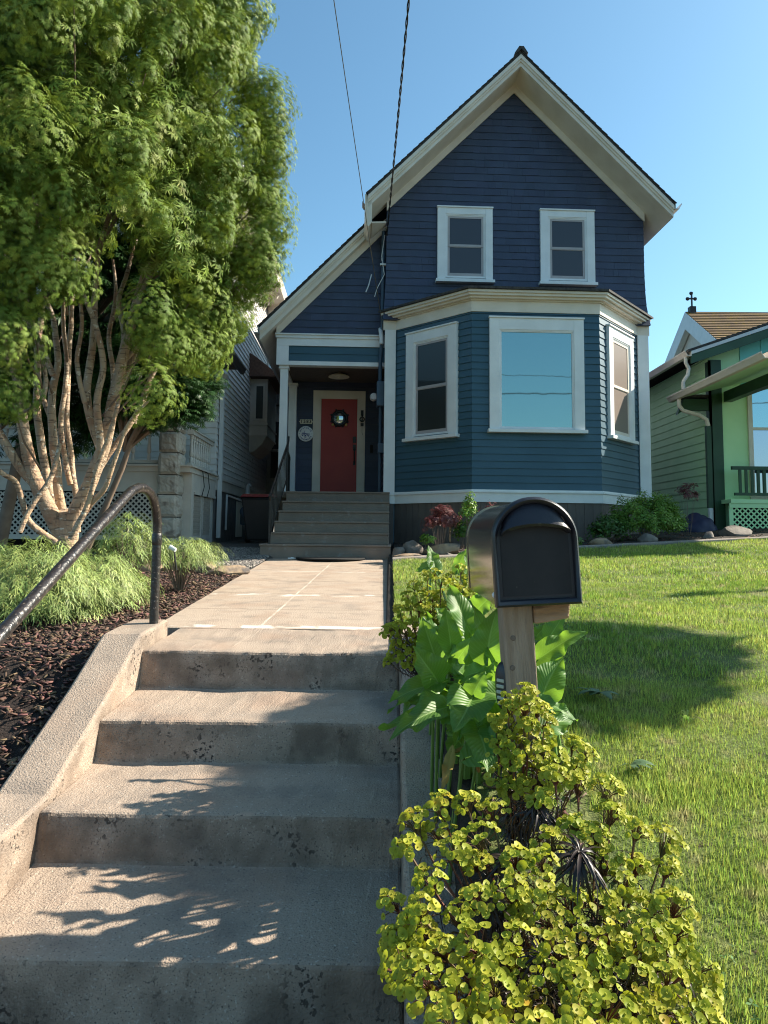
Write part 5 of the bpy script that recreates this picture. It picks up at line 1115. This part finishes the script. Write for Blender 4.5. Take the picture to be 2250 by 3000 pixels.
def euphorbia(name, label, poly, dfun, gaps, sp, disc, crown, base, seed, hr=.045, nd=(20, 32), whorls=(), extra=()):
    rr = random.Random(seed); rg = np.random.default_rng(seed); pts = []
    xs_ = [p[0] for p in poly]; ys_ = [p[1] for p in poly]
    for _ in range(6000):
        x, y = rr.uniform(min(xs_), max(xs_)), rr.uniform(min(ys_), max(ys_))
        if not inpoly(x, y, poly) or any(math.hypot(x-a, y-b) < r for a, b, r in gaps) or any(math.hypot(x-a, y-b) < sp for a, b in pts): continue
        pts.append((x, y))
    pts += list(extra)
    cr = Vector(crown); t = thing(name, label, 'plant', base); O = np.array(base); P, Z, S = [], [], []; st = MB(); LP, LX, LZ, LS = [], [], [], []
    for (x, y) in pts:
        h = at(x, y, dfun(x, y)+rr.uniform(-.05, .05)); up = (h-cr).normalized(); up = (up*.75+Vector((0, -.25, .35))).normalized()
        n = rr.randint(*nd); r = hr*rr.uniform(.75, 1.15); c0 = h-up*r*.9
        for k in range(n):
            d = Vector(rdir(1, rg)[0]); 
            if d.dot(up) < .05: d = d-up*2*d.dot(up)
            d = (d+up*.35).normalized(); q = c0+d*r*rr.uniform(.85, 1.12)
            P.append(q); z = (d*.55+Vector(rdir(1, rg)[0])*.30+Vector((0,-.30,.35))).normalized(); Z.append(z); S.append(disc*rr.choice([.55,.7,.85,.95,1.05,1.15,1.25])*rr.uniform(.9, 1.1))
            st.tube([c0-up*r*.5-Vector(base), c0+d*r*.4-Vector(base), q-Vector(base)], .0009, 4, cap=False)
        g = Vector((cr.x+(h.x-cr.x)*.35, cr.y+(h.y-cr.y)*.35, float(T(cr.x, cr.y)))); m_ = g.lerp(c0, .5)+(c0-g)*.0+Vector((0,0,-.02)); m_.x = g.x+(c0.x-g.x)*.65; m_.y = g.y+(c0.y-g.y)*.65
        st.tube([g*(1-f)**2+m_*2*f*(1-f)+c0*f*f-Vector(base) for f in np.linspace(0, 1, 6)], .0028*(hr/.045), 5, cap=False)
        for k in range(26):
            a = rr.uniform(0, 6.28); f = rr.uniform(.05, .9); q = g.lerp(c0, f); LP.append(q); LX.append((math.cos(a), math.sin(a), rr.uniform(-.3, .3))); LZ.append((rr.uniform(-.4,.4)+up.x, rr.uniform(-.4,.4)+up.y, 1)); LS.append(rr.uniform(.6, 1.1)*hr*1.5)
    for (x, y, d_, r) in whorls:
        q = at(x, y, d_)
        for k in range(44):
            a = k*2.4; LP.append(q+Vector((0,0,-.0006*k))); LX.append((math.cos(a), math.sin(a), -.25+rr.uniform(-.3, .2))); LZ.append((rr.uniform(-.6,.6), -.35+rr.uniform(-.6,.6), 1)); LS.append(r*rr.uniform(.6, 1.15))
    V, F = scatter(dv, df, np.array([tuple(p) for p in P])-O, rg.normal(size=(len(P), 3)), np.array([tuple(z) for z in Z]), S)
    o = raw_mesh('flower_bracts', V, F, M['bract'], t, smooth=False); o['kind'] = 'stuff'
    st.build('stems', M['redstem'], t, fixn=False)
    V, F = scatter(lv, lf, np.array([tuple(p) for p in LP])-O, np.array(LX)*0+np.array([[-x[1], x[0], 0] for x in LX]), np.array(LZ), LS)
    o = raw_mesh('dark_leaves', V, F, M['darkleaf'], t, smooth=True); o['kind'] = 'stuff'
    return t
euphorbia('euphorbia_bush', 'large foreground euphorbia bush with yellow-green flower discs spilling over the stair edge',
    [(1500,2290),(1640,2230),(1800,2290),(1960,2420),(2040,2600),(2060,2750),(2130,2900),(2170,3090),(1330,3090),(1230,2900),(1150,2830),(1125,2620),(1220,2590),(1170,2470),(1190,2370),(1330,2280),(1440,2340),(1440,2500),(1530,2400)],
    lambda x, y: float(np.interp(y, [2230, 3090], [1.82, 1.14]))+max(0, (x-1700))*.00018, [(1560,2390,62),(1705,2520,75),(1430,2700,70),(1350,2960,60),(1570,2800,62),(1450,2530,62),(1330,2580,45),(1760,2700,45),(1250,2720,40),(1700,2900,40),(1480,2960,45),(1880,2560,36),(1620,2560,55),(1640,2960,40),(1800,2820,40)], 72, .0088, (.42, 1.62, .42), (.42, 1.5, .55), 3, .044, nd=(26, 38),
    whorls=[(1570,2350,1.74,.09),(1700,2490,1.58,.10),(1440,2640,1.52,.07),(1580,2790,1.38,.07),(1480,2510,1.6,.07)], extra=[(1150,2740),(1200,2830),(1215,2690)])
euphorbia('euphorbia_bush', 'narrow euphorbia plant with flower discs climbing in front of the mailbox post',
    [(1455,2060),(1560,2030),(1610,2100),(1640,2200),(1650,2290),(1580,2330),(1470,2290),(1440,2180)], lambda x, y: 1.93, [], 40, .0086, (.36, 2.1, .62), (.36, 2.0, .62), 4, .036, extra=[(1500,2040),(1545,2020),(1690,2170),(1725,2200),(1700,2240)])
euphorbia('euphorbia_bush', 'far euphorbia plant with orange-tinged flowers hanging over the walk behind the lilies',
    [(1175,1730),(1240,1680),(1330,1655),(1400,1660),(1440,1720),(1380,1790),(1320,1850),(1230,1930),(1170,1950),(1150,1860)], lambda x, y: 3.05, [], 27, .0105, (.24, 3.25, .85), (.22, 3.15, .9), 6, .036, nd=(13, 20), extra=[(1125,1845),(1140,1835),(1160,1830),(1135,1935),(1150,1900)])
# low lily tips and red flowers are part of the far plant; rosette shrubs by the house
M['brightleaf'] = mat('spring_leaf', (0.12, 0.24, 0.03), (0.20, 0.34, 0.05), rough=.45, scale=6, transl=.35, island=.35)
M['midleaf'] = mat('mid_green_leaf', (0.05, 0.12, 0.02), (0.08, 0.17, 0.03), rough=.45, scale=6, transl=.3, island=.35)
M['redleaf'] = mat('red_maple_leaf', (0.13, 0.035, 0.038), (0.21, 0.075, 0.07), rough=.5, scale=6, transl=.35, island=.35)
def bark_mat():
    m = mat('tan_bark', (0.50, 0.33, 0.20), (0.40, 0.29, 0.20), rough=.8, scale=5, detail=12, bump=.7, bscale=45)
    n = m.node_tree.nodes; l = m.node_tree.links; p = n['Principled BSDF']; src = p.inputs['Base Color'].links[0].from_socket
    tc = [x for x in n if x.bl_idname == 'ShaderNodeTexCoord'][0]
    def lay(st, sc, lo, hi, col, amt, src, zr=None):
        mp = n.new('ShaderNodeMapping'); mp.inputs['Scale'].default_value = st; l.new(tc.outputs['Object'], mp.inputs[0]); q = n.new('ShaderNodeTexNoise'); q.inputs['Scale'].default_value = sc; q.inputs['Detail'].default_value = 6; q.inputs['Distortion'].default_value = .6
        l.new(mp.outputs[0], q.inputs['Vector']); r = n.new('ShaderNodeMapRange'); r.inputs[1].default_value = lo; r.inputs[2].default_value = hi; r.inputs[4].default_value = amt; l.new(q.outputs['Fac'], r.inputs[0])
        f = r.outputs[0]
        if zr:
            sp = n.new('ShaderNodeSeparateXYZ'); l.new(tc.outputs['Object'], sp.inputs[0]); z = n.new('ShaderNodeMapRange'); z.inputs[1].default_value, z.inputs[2].default_value = zr; l.new(sp.outputs[2], z.inputs[0])
            k = n.new('ShaderNodeMath'); k.operation = 'MULTIPLY'; l.new(f, k.inputs[0]); l.new(z.outputs[0], k.inputs[1]); f = k.outputs[0]
        mx = n.new('ShaderNodeMix'); mx.data_type = 'RGBA'; l.new(f, mx.inputs[0]); l.new(src, mx.inputs[6]); mx.inputs[7].default_value = lin(col); return mx.outputs[2], q
    src, _ = lay((1,1,.6), 7, .35, .6, (.40,.34,.27), .85, src, (.9, 2.4))        # greyer bark higher up
    src, _ = lay((1,1,1), 3.5, .5, .62, (.30,.13,.06), .55, src)                  # rusty patches
    src, h = lay((6,6,46), 1, .56, .62, (.13,.085,.06), .8, src)                  # short level marks
    src, _ = lay((34,34,4), 1, .60, .66, (.12,.08,.055), .75, src)                # upright fissures
    src, _ = lay((9,9,14), 2, .62, .66, (.66,.60,.50), .8, src)                   # pale lichen flecks
    l.new(src, p.inputs['Base Color']); b2 = n.new('ShaderNodeBump'); b2.inputs['Strength'].default_value = .8; b2.inputs['Distance'].default_value = .01; b2.invert = True
    l.new(h.outputs['Fac'], b2.inputs['Height']); l.new(p.inputs['Normal'].links[0].from_socket, b2.inputs['Normal']); l.new(b2.outputs[0], p.inputs['Normal']); return m
M['bark'] = bark_mat()
M['twig'] = mat('grey_brown_twig', (0.16, 0.11, 0.08), (.22,.16,.12), rough=.8)
olv = []; olf = []
for j in range(4):
    f = j/3; w_ = .30*math.sin(math.pi*min(1, .1+.9*f))+.01; olv += [(-w_, f, .12*f), (w_, f, .12*f)]
for j in range(3): olf.append((2*j, 2*j+1, 2*j+3, 2*j+2))
olv = np.array(olv)
def leafy(name, label, center, rad, n_clump, per, size, m, seed, cat='shrub', kind_leaf=None, rc=.10, parent_twigs=True, bottom=None, group=None):
    rg = np.random.default_rng(seed); C0 = np.array(center, float); rad = np.array(rad)
    d = rdir(n_clump*3, rg); d = d[d[:, 2] > -.25][:n_clump]; cc = d*rad*rg.uniform(.55, 1.0, (len(d), 1)); 
    P = []; Z = []; X = []
    for c, dd in zip(cc, d):
        q = rdir(per, rg); r = rc*rg.uniform(.5, 1.0, (per, 1)); P.append(c+q*r); Z.append(q*.6+dd*.7+np.array([0,0,.6])+rg.normal(0,.35,(per,3))); X.append(rg.normal(size=(per, 3)))
    P = np.concatenate(P); Z = np.concatenate(Z); X = np.concatenate(X)
    t = thing(name, label, cat, tuple(center), group=group)
    V, F = scatter(olv if kind_leaf is None else kind_leaf[0], olf if kind_leaf is None else kind_leaf[1], P, X, Z, size*rg.uniform(.7, 1.25, len(P)))
    o = raw_mesh('foliage', V, F, m, t, smooth=True)
    mb = MB(); gz = float(T(center[0], center[1]))-center[2]-.03
    for c in cc[::max(1, len(cc)//24)]:
        g = Vector((c[0]*.15, c[1]*.15, gz)); c = Vector(c); mm = g.lerp(c, .55)+Vector((0,0,-.04)); mb.tube([g*(1-f)**2+mm*2*f*(1-f)+c*f*f for f in np.linspace(0, 1, 6)], [.008*max(rad), .007*max(rad), .006*max(rad), .005*max(rad), .004*max(rad), .003*max(rad)], 5, cap=False)
    mb.build('branches', M['twig'], t, fixn=False)
    return t
# palmate maple leaf: seven narrow lobes
pv = []; pf = []
for k, (a, l_) in enumerate([(-112,.55),(-74,.8),(-37,.95),(0,1.0),(37,.95),(74,.8),(112,.55)]):
    c, s = math.cos(R(a)), math.sin(R(a)); b = len(pv)
    for (u, v, z) in ((0,0,0),(.5,-.10,.03),(1,0,-.16),(.5,.10,.03)): pv.append(((u*c-v*s)*l_, (u*s+v*c)*l_, z*l_))
    pf.append((b, b+1, b+2, b+3))
pv = np.array(pv); LEAF7 = (pv, pf); LEAF5 = (pv[4:24], pf[:5])
leafy('spurge_shrub', 'bright green rounded shrub at the right corner of the blue house', at(1890,1530,10.9), (.62,.45,.44), 190, 80, .030, M['brightleaf'], 1, rc=.085)
leafy('dark_shrub', 'darker green low shrub in front of the right corner, left of the bright one', at(1780,1560,10.75), (.26,.3,.22), 40, 35, .045, M['midleaf'], 2)
leafy('red_shrub', 'small maroon-leaved twig shrub behind the bright green shrub', at(2015,1450,11.4), (.16,.12,.20), 12, 14, .055, M['redleaf'], 3, kind_leaf=LEAF7, rc=.07)
leafy('red_maple_sapling', 'small red laceleaf maple on a thin stem under the bay window', at(1290,1525,9.9), (.24,.2,.22), 26, 26, .050, M['redleaf'], 4, kind_leaf=LEAF7, rc=.09)
mb = MB(); p = at(1318,1575,9.85); mb.tube([p+Vector((0,0,-.14)), p+Vector((.004,0,.22))], .014, 8); o = mb.build('garden_stake', M['endgrain']); tag(o, 'short reddish wooden stake beside the red maple sapling', 'stake')
leafy('green_perennial', 'tall lime-green flowering plant between the red maple and the mailbox', at(1375,1500,9.8), (.11,.1,.26), 24, 30, .032, M['brightleaf'], 5, cat='plant', rc=.06)
leafy('grey_green_shrub', 'grey-green narrow-leaved plant below the lime-green one', at(1370,1560,9.85), (.18,.15,.2), 24, 30, .045, M['midleaf'], 6, cat='plant', rc=.07)
leafy('low_green_plant', 'small bright green cushion plant at the foot of the sapling', at(1258,1582,9.7), (.12,.1,.09), 12, 26, .035, M['brightleaf'], 7, cat='plant', rc=.05)
leafy('red_flowering_plant', 'low dark red flowering plant beside the lime-green plant', at(1430,1515,9.8), (.10,.1,.22), 14, 20, .035, M['redleaf'], 8, cat='plant', rc=.06)
leafy('low_green_plant', 'low spiky green tuft at the edging right of the mailbox', at(1690,1595,10.2), (.14,.08,.08), 8, 22, .05, M['midleaf'], 9, cat='plant', rc=.06)

# ---- thread-leaf cypress
M['cypress'] = mat('cypress_threads', (0.20, 0.28, 0.07), (0.32, 0.39, 0.12), rough=.55, scale=4, island=.4, transl=.25, c3=(.10,.13,.04), s3=9, t3=(.55,.7))
tvv = []; tff = []
def rib(p0, p1, p2, w_):
    b = len(tvv); 
    for k in range(5):
        f = k/4; q = np.array(p0)*(1-f)**2+np.array(p1)*2*f*(1-f)+np.array(p2)*f*f; ww = w_*(1-.6*f); tvv.append(q+[ww,0,0]); tvv.append(q-[ww,0,0])
    for k in range(4): tff.append((b+2*k, b+2*k+1, b+2*k+3, b+2*k+2))
rib((0,0,0), (0,.6,.35), (0,1.05,-.45), .034)
for f, s in ((.3,1),(.42,-1),(.55,1),(.66,-1),(.78,1),(.88,-1)):
    y = 1.05*f+.1; z = .33*f*2*(1-f)*1.6-.45*f*f; rib((0,y,z), (s*.14,y+.12,z+.02), (s*.20,y+.26,z-.20), .030)
tvv = np.array(tvv)
def cypress(label, p, rad, n, seed, size=.16):
    rg = np.random.default_rng(seed); t = thing('cypress_shrub', label, 'shrub', p, group='thread-leaf cypress shrubs'); rad = np.array(rad)
    d = rdir(n*2, rg); d = d[d[:, 2] > -.35][:n]; lump = 1+.16*np.sin(d[:, 0]*5+seed)*np.sin(d[:, 1]*4+1)+.10*np.sin(d[:, 2]*9)
    P = d*rad*(rg.uniform(.55, 1.0, (len(d), 1)))*lump[:, None]; out = d*rad; out /= np.linalg.norm(out, axis=1, keepdims=True)
    Y = out*[1,1,.35]+rg.normal(0,.35,out.shape); Z = out*.3+np.array([0,0,1.0])+rg.normal(0,.2,out.shape); X = np.cross(Y, Z)
    V, F = scatter(tvv, tff, P, X, Z, size*rg.uniform(.6, 1.2, len(P))); raw_mesh('foliage', V, F, M['cypress'], t, smooth=True)
    mb = MB(); gz = float(T(p[0], p[1]))-p[2]-.02
    for k in range(0, len(P), max(1, len(P)//30)):
        c = Vector(P[k])*.8; mb.tube([(c.x*.1, c.y*.1, gz), (c.x*.5, c.y*.5, gz*.4+c.z*.3), tuple(c)], .006, 5, cap=False)
    mb.build('branches', M['twig'], t, fixn=False)
cypress('large feathery yellow-green cypress shrub at the left edge under the maple', at(60,1740,4.75), (.58,.5,.33), 2300, 1, .12)
cypress('middle feathery cypress shrub directly behind the bent handrail', at(265,1725,5.1), (.34,.38,.25), 1100, 2, .12)
cypress('upright loose cypress shrub rising left of the handrail post', at(375,1610,5.8), (.22,.24,.27), 480, 3, .11)
cypress('small spreading cypress shrub at the right end of the row by the rocks', at(530,1632,6.3), (.34,.32,.17), 700, 4, .10)

# ================================================================ maples
M['mapleleaf'] = mat('maple_leaf', (0.085, 0.145, 0.018), (0.18, 0.245, 0.038), rough=.6, scale=1.6, transl=.15, tcol=(.30,.40,.05), island=.35, spec=.2, c3=(.22,.24,.07), s3=2.2, t3=(.60,.72))
M['shadeleaf'] = mat('shade_dark_maple_leaf', (0.020, 0.065, 0.012), (0.035, 0.10, 0.02), rough=.5, scale=3, transl=.25, island=.3)  # leaf green darkened to carry the shade behind the big maple
maple = thing('maple_tree', 'tall multi-stemmed maple with peeling tan trunks and dense bright green foliage on the left', 'tree', (-3.05, 6.8, 1.0)); MO = Vector(maple.location)
def stem(pts, rs, d0, d1, name='limb', parent=None, O=None, m=None, wig=.02):
    n = len(pts); P = [at(x, y, d0+(d1-d0)*i/(n-1)) for i, (x, y) in enumerate(pts)]
    Q = []; rq = []
    for i in range(n-1):                      # smooth path through the surveyed places
        a, b, c, d = P[max(0, i-1)], P[i], P[i+1], P[min(n-1, i+2)]
        for k in range(6):
            f = k/6; q = .5*((2*b)+(c-a)*f+(2*a-5*b+4*c-d)*f*f+(-a+3*b-3*c+d)*f**3); q += Vector((mnoise.noise(q*3), mnoise.noise(q*3+Vector((9,0,0))), 0))*wig
            Q.append(q); rq.append(rs[i]+(rs[i+1]-rs[i])*f)
    Q.append(P[-1]); rq.append(rs[-1]); mb = MB(); k_ = 4.3/FPX
    rq = [r*k_*(1+.10*mnoise.noise(Vector((i*.7, rs[0], 0)))) for i, r in enumerate(rq)]
    mb.tube([q-(O or MO) for q in Q], rq, 12); mb.build(name, m or M['bark'], parent or maple, smooth=60, fixn=False); return Q
stem([(212,1760),(205,1680),(198,1600),(196,1555),(192,1500)], [66,54,48,46,30], 6.8, 6.8, 'trunk')
ends = []
for args in [([(196,1600),(150,1505),(112,1430),(80,1330),(62,1200),(48,1040),(60,900),(75,760)],[38,37,34,29,25,22,19,12],6.8,6.6),
 ([(118,1440),(60,1370),(10,1290),(-40,1210),(-90,1080)],[20,20,20,18,12],6.75,6.5),
 ([(204,1600),(222,1500),(262,1420),(300,1320),(326,1200),(362,1050),(392,930),(425,800),(470,690)],[34,34,32,30,27,24,22,18,10],6.8,6.6),
 ([(300,1330),(268,1240),(255,1130),(268,1000),(280,880),(285,720)],[20,19,18,16,14,9],6.7,6.5),
 ([(296,1320),(285,1200),(300,1080),(285,970),(250,870),(215,800)],[18,16,14,12,10,7],6.6,6.3),
 ([(190,1560),(172,1440),(160,1330),(152,1200),(165,1060),(160,940),(125,850)],[22,22,21,19,16,13,9],6.9,7.0),
 ([(180,1520),(140,1420),(120,1300),(108,1160),(112,1020),(130,880),(140,760)],[22,21,20,18,15,13,8],7.1,7.3),
 ([(330,1190),(372,1090),(410,1000),(455,900),(500,830),(560,760)],[18,16,15,13,10,6],6.7,7.0),
 ([(345,1120),(365,1000),(350,900),(372,800),(400,700)],[15,13,12,10,7],6.8,7.1),
 ([(214,1560),(262,1478),(312,1420),(345,1330),(372,1255),(405,1205),(440,1172)],[14,12.5,11,9,8,6,3],6.5,6.2),
 ([(205,1580),(245,1500),(275,1400),(330,1250),(352,1170)],[13,12,11,10,8],6.4,6.4),
 ([(160,1590),(90,1530),(60,1460),(40,1410),(0,1385),(-40,1340)],[15,13,12,11,10,8],6.5,6.1),
 ([(90,1210),(60,1140),(20,1060),(-20,980)],[13,12,10,8],6.3,6.0), ([(160,1100),(120,1010),(70,930),(20,840)],[13,12,10,7],6.6,6.4), ([(230,1560),(215,1400),(195,1200),(205,1000),(215,850),(230,740)],[16,15,14,13,11,8],7.4,7.6),
 ([(60,1220),(130,1160),(125,1060),(90,960)],[11,10,9,7],6.2,6.2), ([(425,830),(500,720),(560,640),(640,560)],[14,11,8,4],6.6,6.9), ([(290,740),(330,600),(400,450),(480,300),(520,150)],[12,11,9,7,4],6.6,6.6),([(80,780),(120,600),(160,420),(200,200)],[12,10,8,5],6.6,6.7),
 ([(230,1480),(300,1360),(395,1220),(450,1090),(520,980),(600,880)],[16,15,13,11,8,5],7.0,7.2), ([(320,1250),(330,1120),(320,980),(340,860),(330,760)],[13,12,11,9,6],7.0,7.2), ([(365,1060),(440,980),(520,930),(600,905)],[12,10,8,4],6.7,6.9),
 ([(250,1180),(225,1060),(240,940),(225,820)],[11,10,9,6],6.5,6.4), ([(160,1260),(110,1100),(100,960),(70,840)],[12,11,9,6],7.0,7.1), ([(395,1240),(440,1120),(445,1010),(480,900)],[10,9,8,5],7.1,7.3), ([(40,1060),(0,960),(-30,880)],[12,10,8],6.6,6.4), ([(205,1420),(180,1250),(195,1080),(185,930),(200,820)],[14,13,12,10,7],7.3,7.5),
 ([(60,1560),(100,1470),(150,1400),(175,1300)],[11,12,12,9],6.3,6.5)]:
    ends.append(stem(*args))
rgm = np.random.default_rng(21); CCs = []
Rz = lambda z: np.interp(z, [3.1, 3.5, 4.0, 4.6, 5.5, 6.5, 7.3, 8.0, 8.5], [.95, 1.4, 1.70, 1.80, 1.74, 1.50, 1.25, .9, .3])
cxm, cym = -3.18, 6.95
cand = []
while len(cand) < 6500:
    z = rgm.uniform(3.4, 8.5); a = rgm.uniform(0, 2*math.pi); cand.append((z, a))
acc = []
for (z, a) in cand:
    r = Rz(z)*(1+.22*mnoise.noise(Vector((math.cos(a)*1.9, math.sin(a)*1.9, z*1.15)))+.05*math.sin(z*5.3+a*3)); p = np.array([cxm+r*math.cos(a), cym+r*math.sin(a), z])
    back = math.sin(a) > .35; ms = .46 if back else .255
    dent = mnoise.noise(Vector((math.cos(a)*3.1+5, math.sin(a)*3.1, z*1.9)))
    if dent < -.03 and not back: r_ = .70; p = np.array([cxm+r*r_*math.cos(a), cym+r*r_*math.sin(a), z])
    if p[0] < -2.35 and p[2] < 3.75+max(0, p[1]-5.4)*.42: continue
    if p[2] < 3.75 and p[1] < 6.6 and -3.45 < p[0] < -1.95 and rgm.random() < .8: continue
    if all(np.sum((p-q[0])**2) > ms*ms for q in acc): acc.append((p, np.array([math.cos(a), math.sin(a), .35])))
inner = []
for _ in range(460):
    z = rgm.uniform(3.9, 8.0); a = rgm.uniform(-3.6, .5); r = Rz(z)*rgm.uniform(.45, .86)
    if cxm+r*math.cos(a) < -2.3 and z < 4.1+max(0, cym+r*math.sin(a)-5.4)*.42: continue
    inner.append((np.array([cxm+r*math.cos(a), cym+r*math.sin(a), z]), np.array([math.cos(a), math.sin(a), .35])))
for (x, y, d) in [(560,990,6.7),(620,930,6.8),(500,1020,6.4),(660,860,7.0),(455,1010,6.3),(590,1040,6.7),(640,1000,6.9),(700,940,7.0),(520,960,6.6),(30,960,5.7),(0,1000,5.6),(60,1000,5.8),(20,1120,5.9),(-10,1180,5.9),(45,1165,5.9),(775,815,6.9),(765,780,6.9),(750,860,7.0),(785,640,7.0),(780,500,7),(790,380,7),(785,440,7),(790,300,6.9),(770,270,6.9),(725,30,6.9),(712,70,6.9),(705,170,6.9),(445,1165,6.2),(30,860,5.7),(120,830,5.6),(200,820,5.7),(230,840,5.8),(80,860,5.7),(0,800,5.6),(60,780,5.6),(120,770,5.6),(180,760,5.7),(10,720,5.6),(560,930,6.9),(500,960,6.8),(600,800,6.9),(650,780,6.9),(690,760,6.9),(640,860,6.9),(710,840,6.9),(735,720,6.9),(735,45,6.9),(690,110,6.9),(803,440,6.95),(808,480,6.9),(795,335,6.95),(806,655,6.9),(800,700,6.95),(792,770,6.95),(745,560,6.9),(770,575,6.95),(700,205,6.9),(600,1010,6.8),(650,960,6.85),(470,960,6.5),(430,985,6.4)]:
    p = at(x, y, d); acc.append((np.array(p), np.array([.6, -.4, .3])))
P, X, Z, S = [], [], [], []
for (p, o_), big in [(q, 1) for q in acc]+[(q, 0) for q in inner]:
    n = 400 if big and o_[1] < .4 else 90
    if not big: n = 90
    rc = rgm.choice([.13, .17, .21, .26]) if big else rgm.uniform(.22, .34); n = int(n*(rc/.21)**1.5)+20 if big else n; q = rdir(n, rgm); q[:, 2] = q[:, 2]*.95+.12; pos = p+q*rc*[1.0,1.0,1.15]*rgm.uniform(.82, 1.06, (n, 1))
    pos = pos + .16*rc*np.sin(q[:, [1,2,0]]*5+p[0]*9)
    hor = q*[1,1,0]+o_*[.5,.5,0]+rgm.normal(0,.25,(n,3))*[1,1,0]
    Z.append(q*1.15+np.array([.05,-.05,.22])+o_*.22+rgm.normal(0,.24,(n,3))); X.append(hor*.5+np.array([.1,0,-.75])+rgm.normal(0,.45,(n,3))); P.append(pos); S.append(rgm.uniform(.028, .048, n)*(1 if big and o_[1] < .4 else 2.2))
P = np.concatenate(P); X = np.concatenate(X); Z = np.concatenate(Z); S = np.concatenate(S)
V, F = scatter(LEAF7[0], LEAF7[1], P-np.array(MO), X, Z, S); raw_mesh('crown', V, F, M['mapleleaf'], maple)
print('maple clumps', len(acc), 'leaves', len(P))
mb = MB()
for k, (p, o_) in enumerate(acc[::4]):
    c = Vector(p); g = Vector((cxm+(c.x-cxm)*.45, cym+(c.y-cym)*.45, c.z-.7)); m_ = g.lerp(c, .5)+Vector((0,0,-.12)); mb.tube([g-MO, m_-MO, c-MO], [.012,.009,.004], 5, cap=False)
mb.build('twigs', M['twig'], maple, fixn=False)
def small_tree(name, label, base, crown, rad, ncl, per, size, m, seed, trunk_r=.05, ms=.3):
    t = thing(name, label, 'tree', base); B = Vector(base); rg = np.random.default_rng(seed); c = np.array(crown); rad = np.array(rad); d = rdir(ncl, rg)
    cc = c+d*rad*rg.uniform(.6, 1.0, (ncl, 1)); P = []; X = []; Z = []
    for p, dd in zip(cc, d):
        q = rdir(per, rg); P.append(p+q*.2*rg.uniform(.3, 1, (per, 1))); Z.append(q*.5+[0,0,.9]+rg.normal(0,.2,(per,3))); X.append(q*[1,1,0]+[0,0,-.6]+rg.normal(0,.2,(per,3)))
    P = np.concatenate(P); V, F = scatter(LEAF5[0] if 0 else LEAF7[0], LEAF7[1], P-np.array(base), np.concatenate(X), np.concatenate(Z), size*rg.uniform(.7, 1.2, len(P))); raw_mesh('crown', V, F, m, t)
    mb = MB(); C_ = Vector(crown); mb.tube([Vector((0,0,0)), (C_-B)*.5+Vector((.05,0,0)), (C_-B)], [trunk_r, trunk_r*.8, trunk_r*.4], 8)
    mb.build('trunk', M['twig'], t, smooth=60)
    mb = MB()
    for k in range(0, ncl, 4): mb.tube([(C_-B)*.6, (C_-B)*.6+(Vector(cc[k])-B-(C_-B)*.6)*.6+Vector((0,0,.05)), Vector(cc[k])-B], [trunk_r*.5, trunk_r*.3, .006], 5, cap=False)
    mb.build('branches', M['twig'], t, fixn=False)
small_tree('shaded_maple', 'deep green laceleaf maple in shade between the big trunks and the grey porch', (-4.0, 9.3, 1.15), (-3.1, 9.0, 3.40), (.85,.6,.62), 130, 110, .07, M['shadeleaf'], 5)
small_tree('shaded_tree', 'dark leafy tree enlarged to darken the space behind the maple trunks at the left edge', (-5.3, 9.6, 1.15), (-4.7, 9.3, 4.5), (1.8,.6,2.2), 330, 80, .12, M['shadeleaf'], 6, .09)  # crown enlarged so the gaps in the maple turn near black
# unseen tree and pole, added outside the frame to cast the lawn shadows
small_tree('shadow_tree', 'small round-headed tree added out of view on the right to cast the shadow by the mailbox', (3.65, 4.40, 1.0), (3.58, 4.36, 3.05), (.46,.66,.40), 240, 130, .10, M['shadeleaf'], 7, .022)
t = thing('shadow_pole', 'slim pole added out of view on the right to cast the thin shadow on the lawn', 'pole', (6.6, 6.75, 1.2)); mb = MB(); mb.tube([(0,0,-.1),(0,0,3.0)], .04, 10); mb.build('pole', M['iron'], t); mb = MB(); mb.lathe([(.04,3.0),(.09,3.05),(.09,3.2),(.02,3.28)], (0,0,0), 'z', 12); mb.build('cap', M['iron'], t)
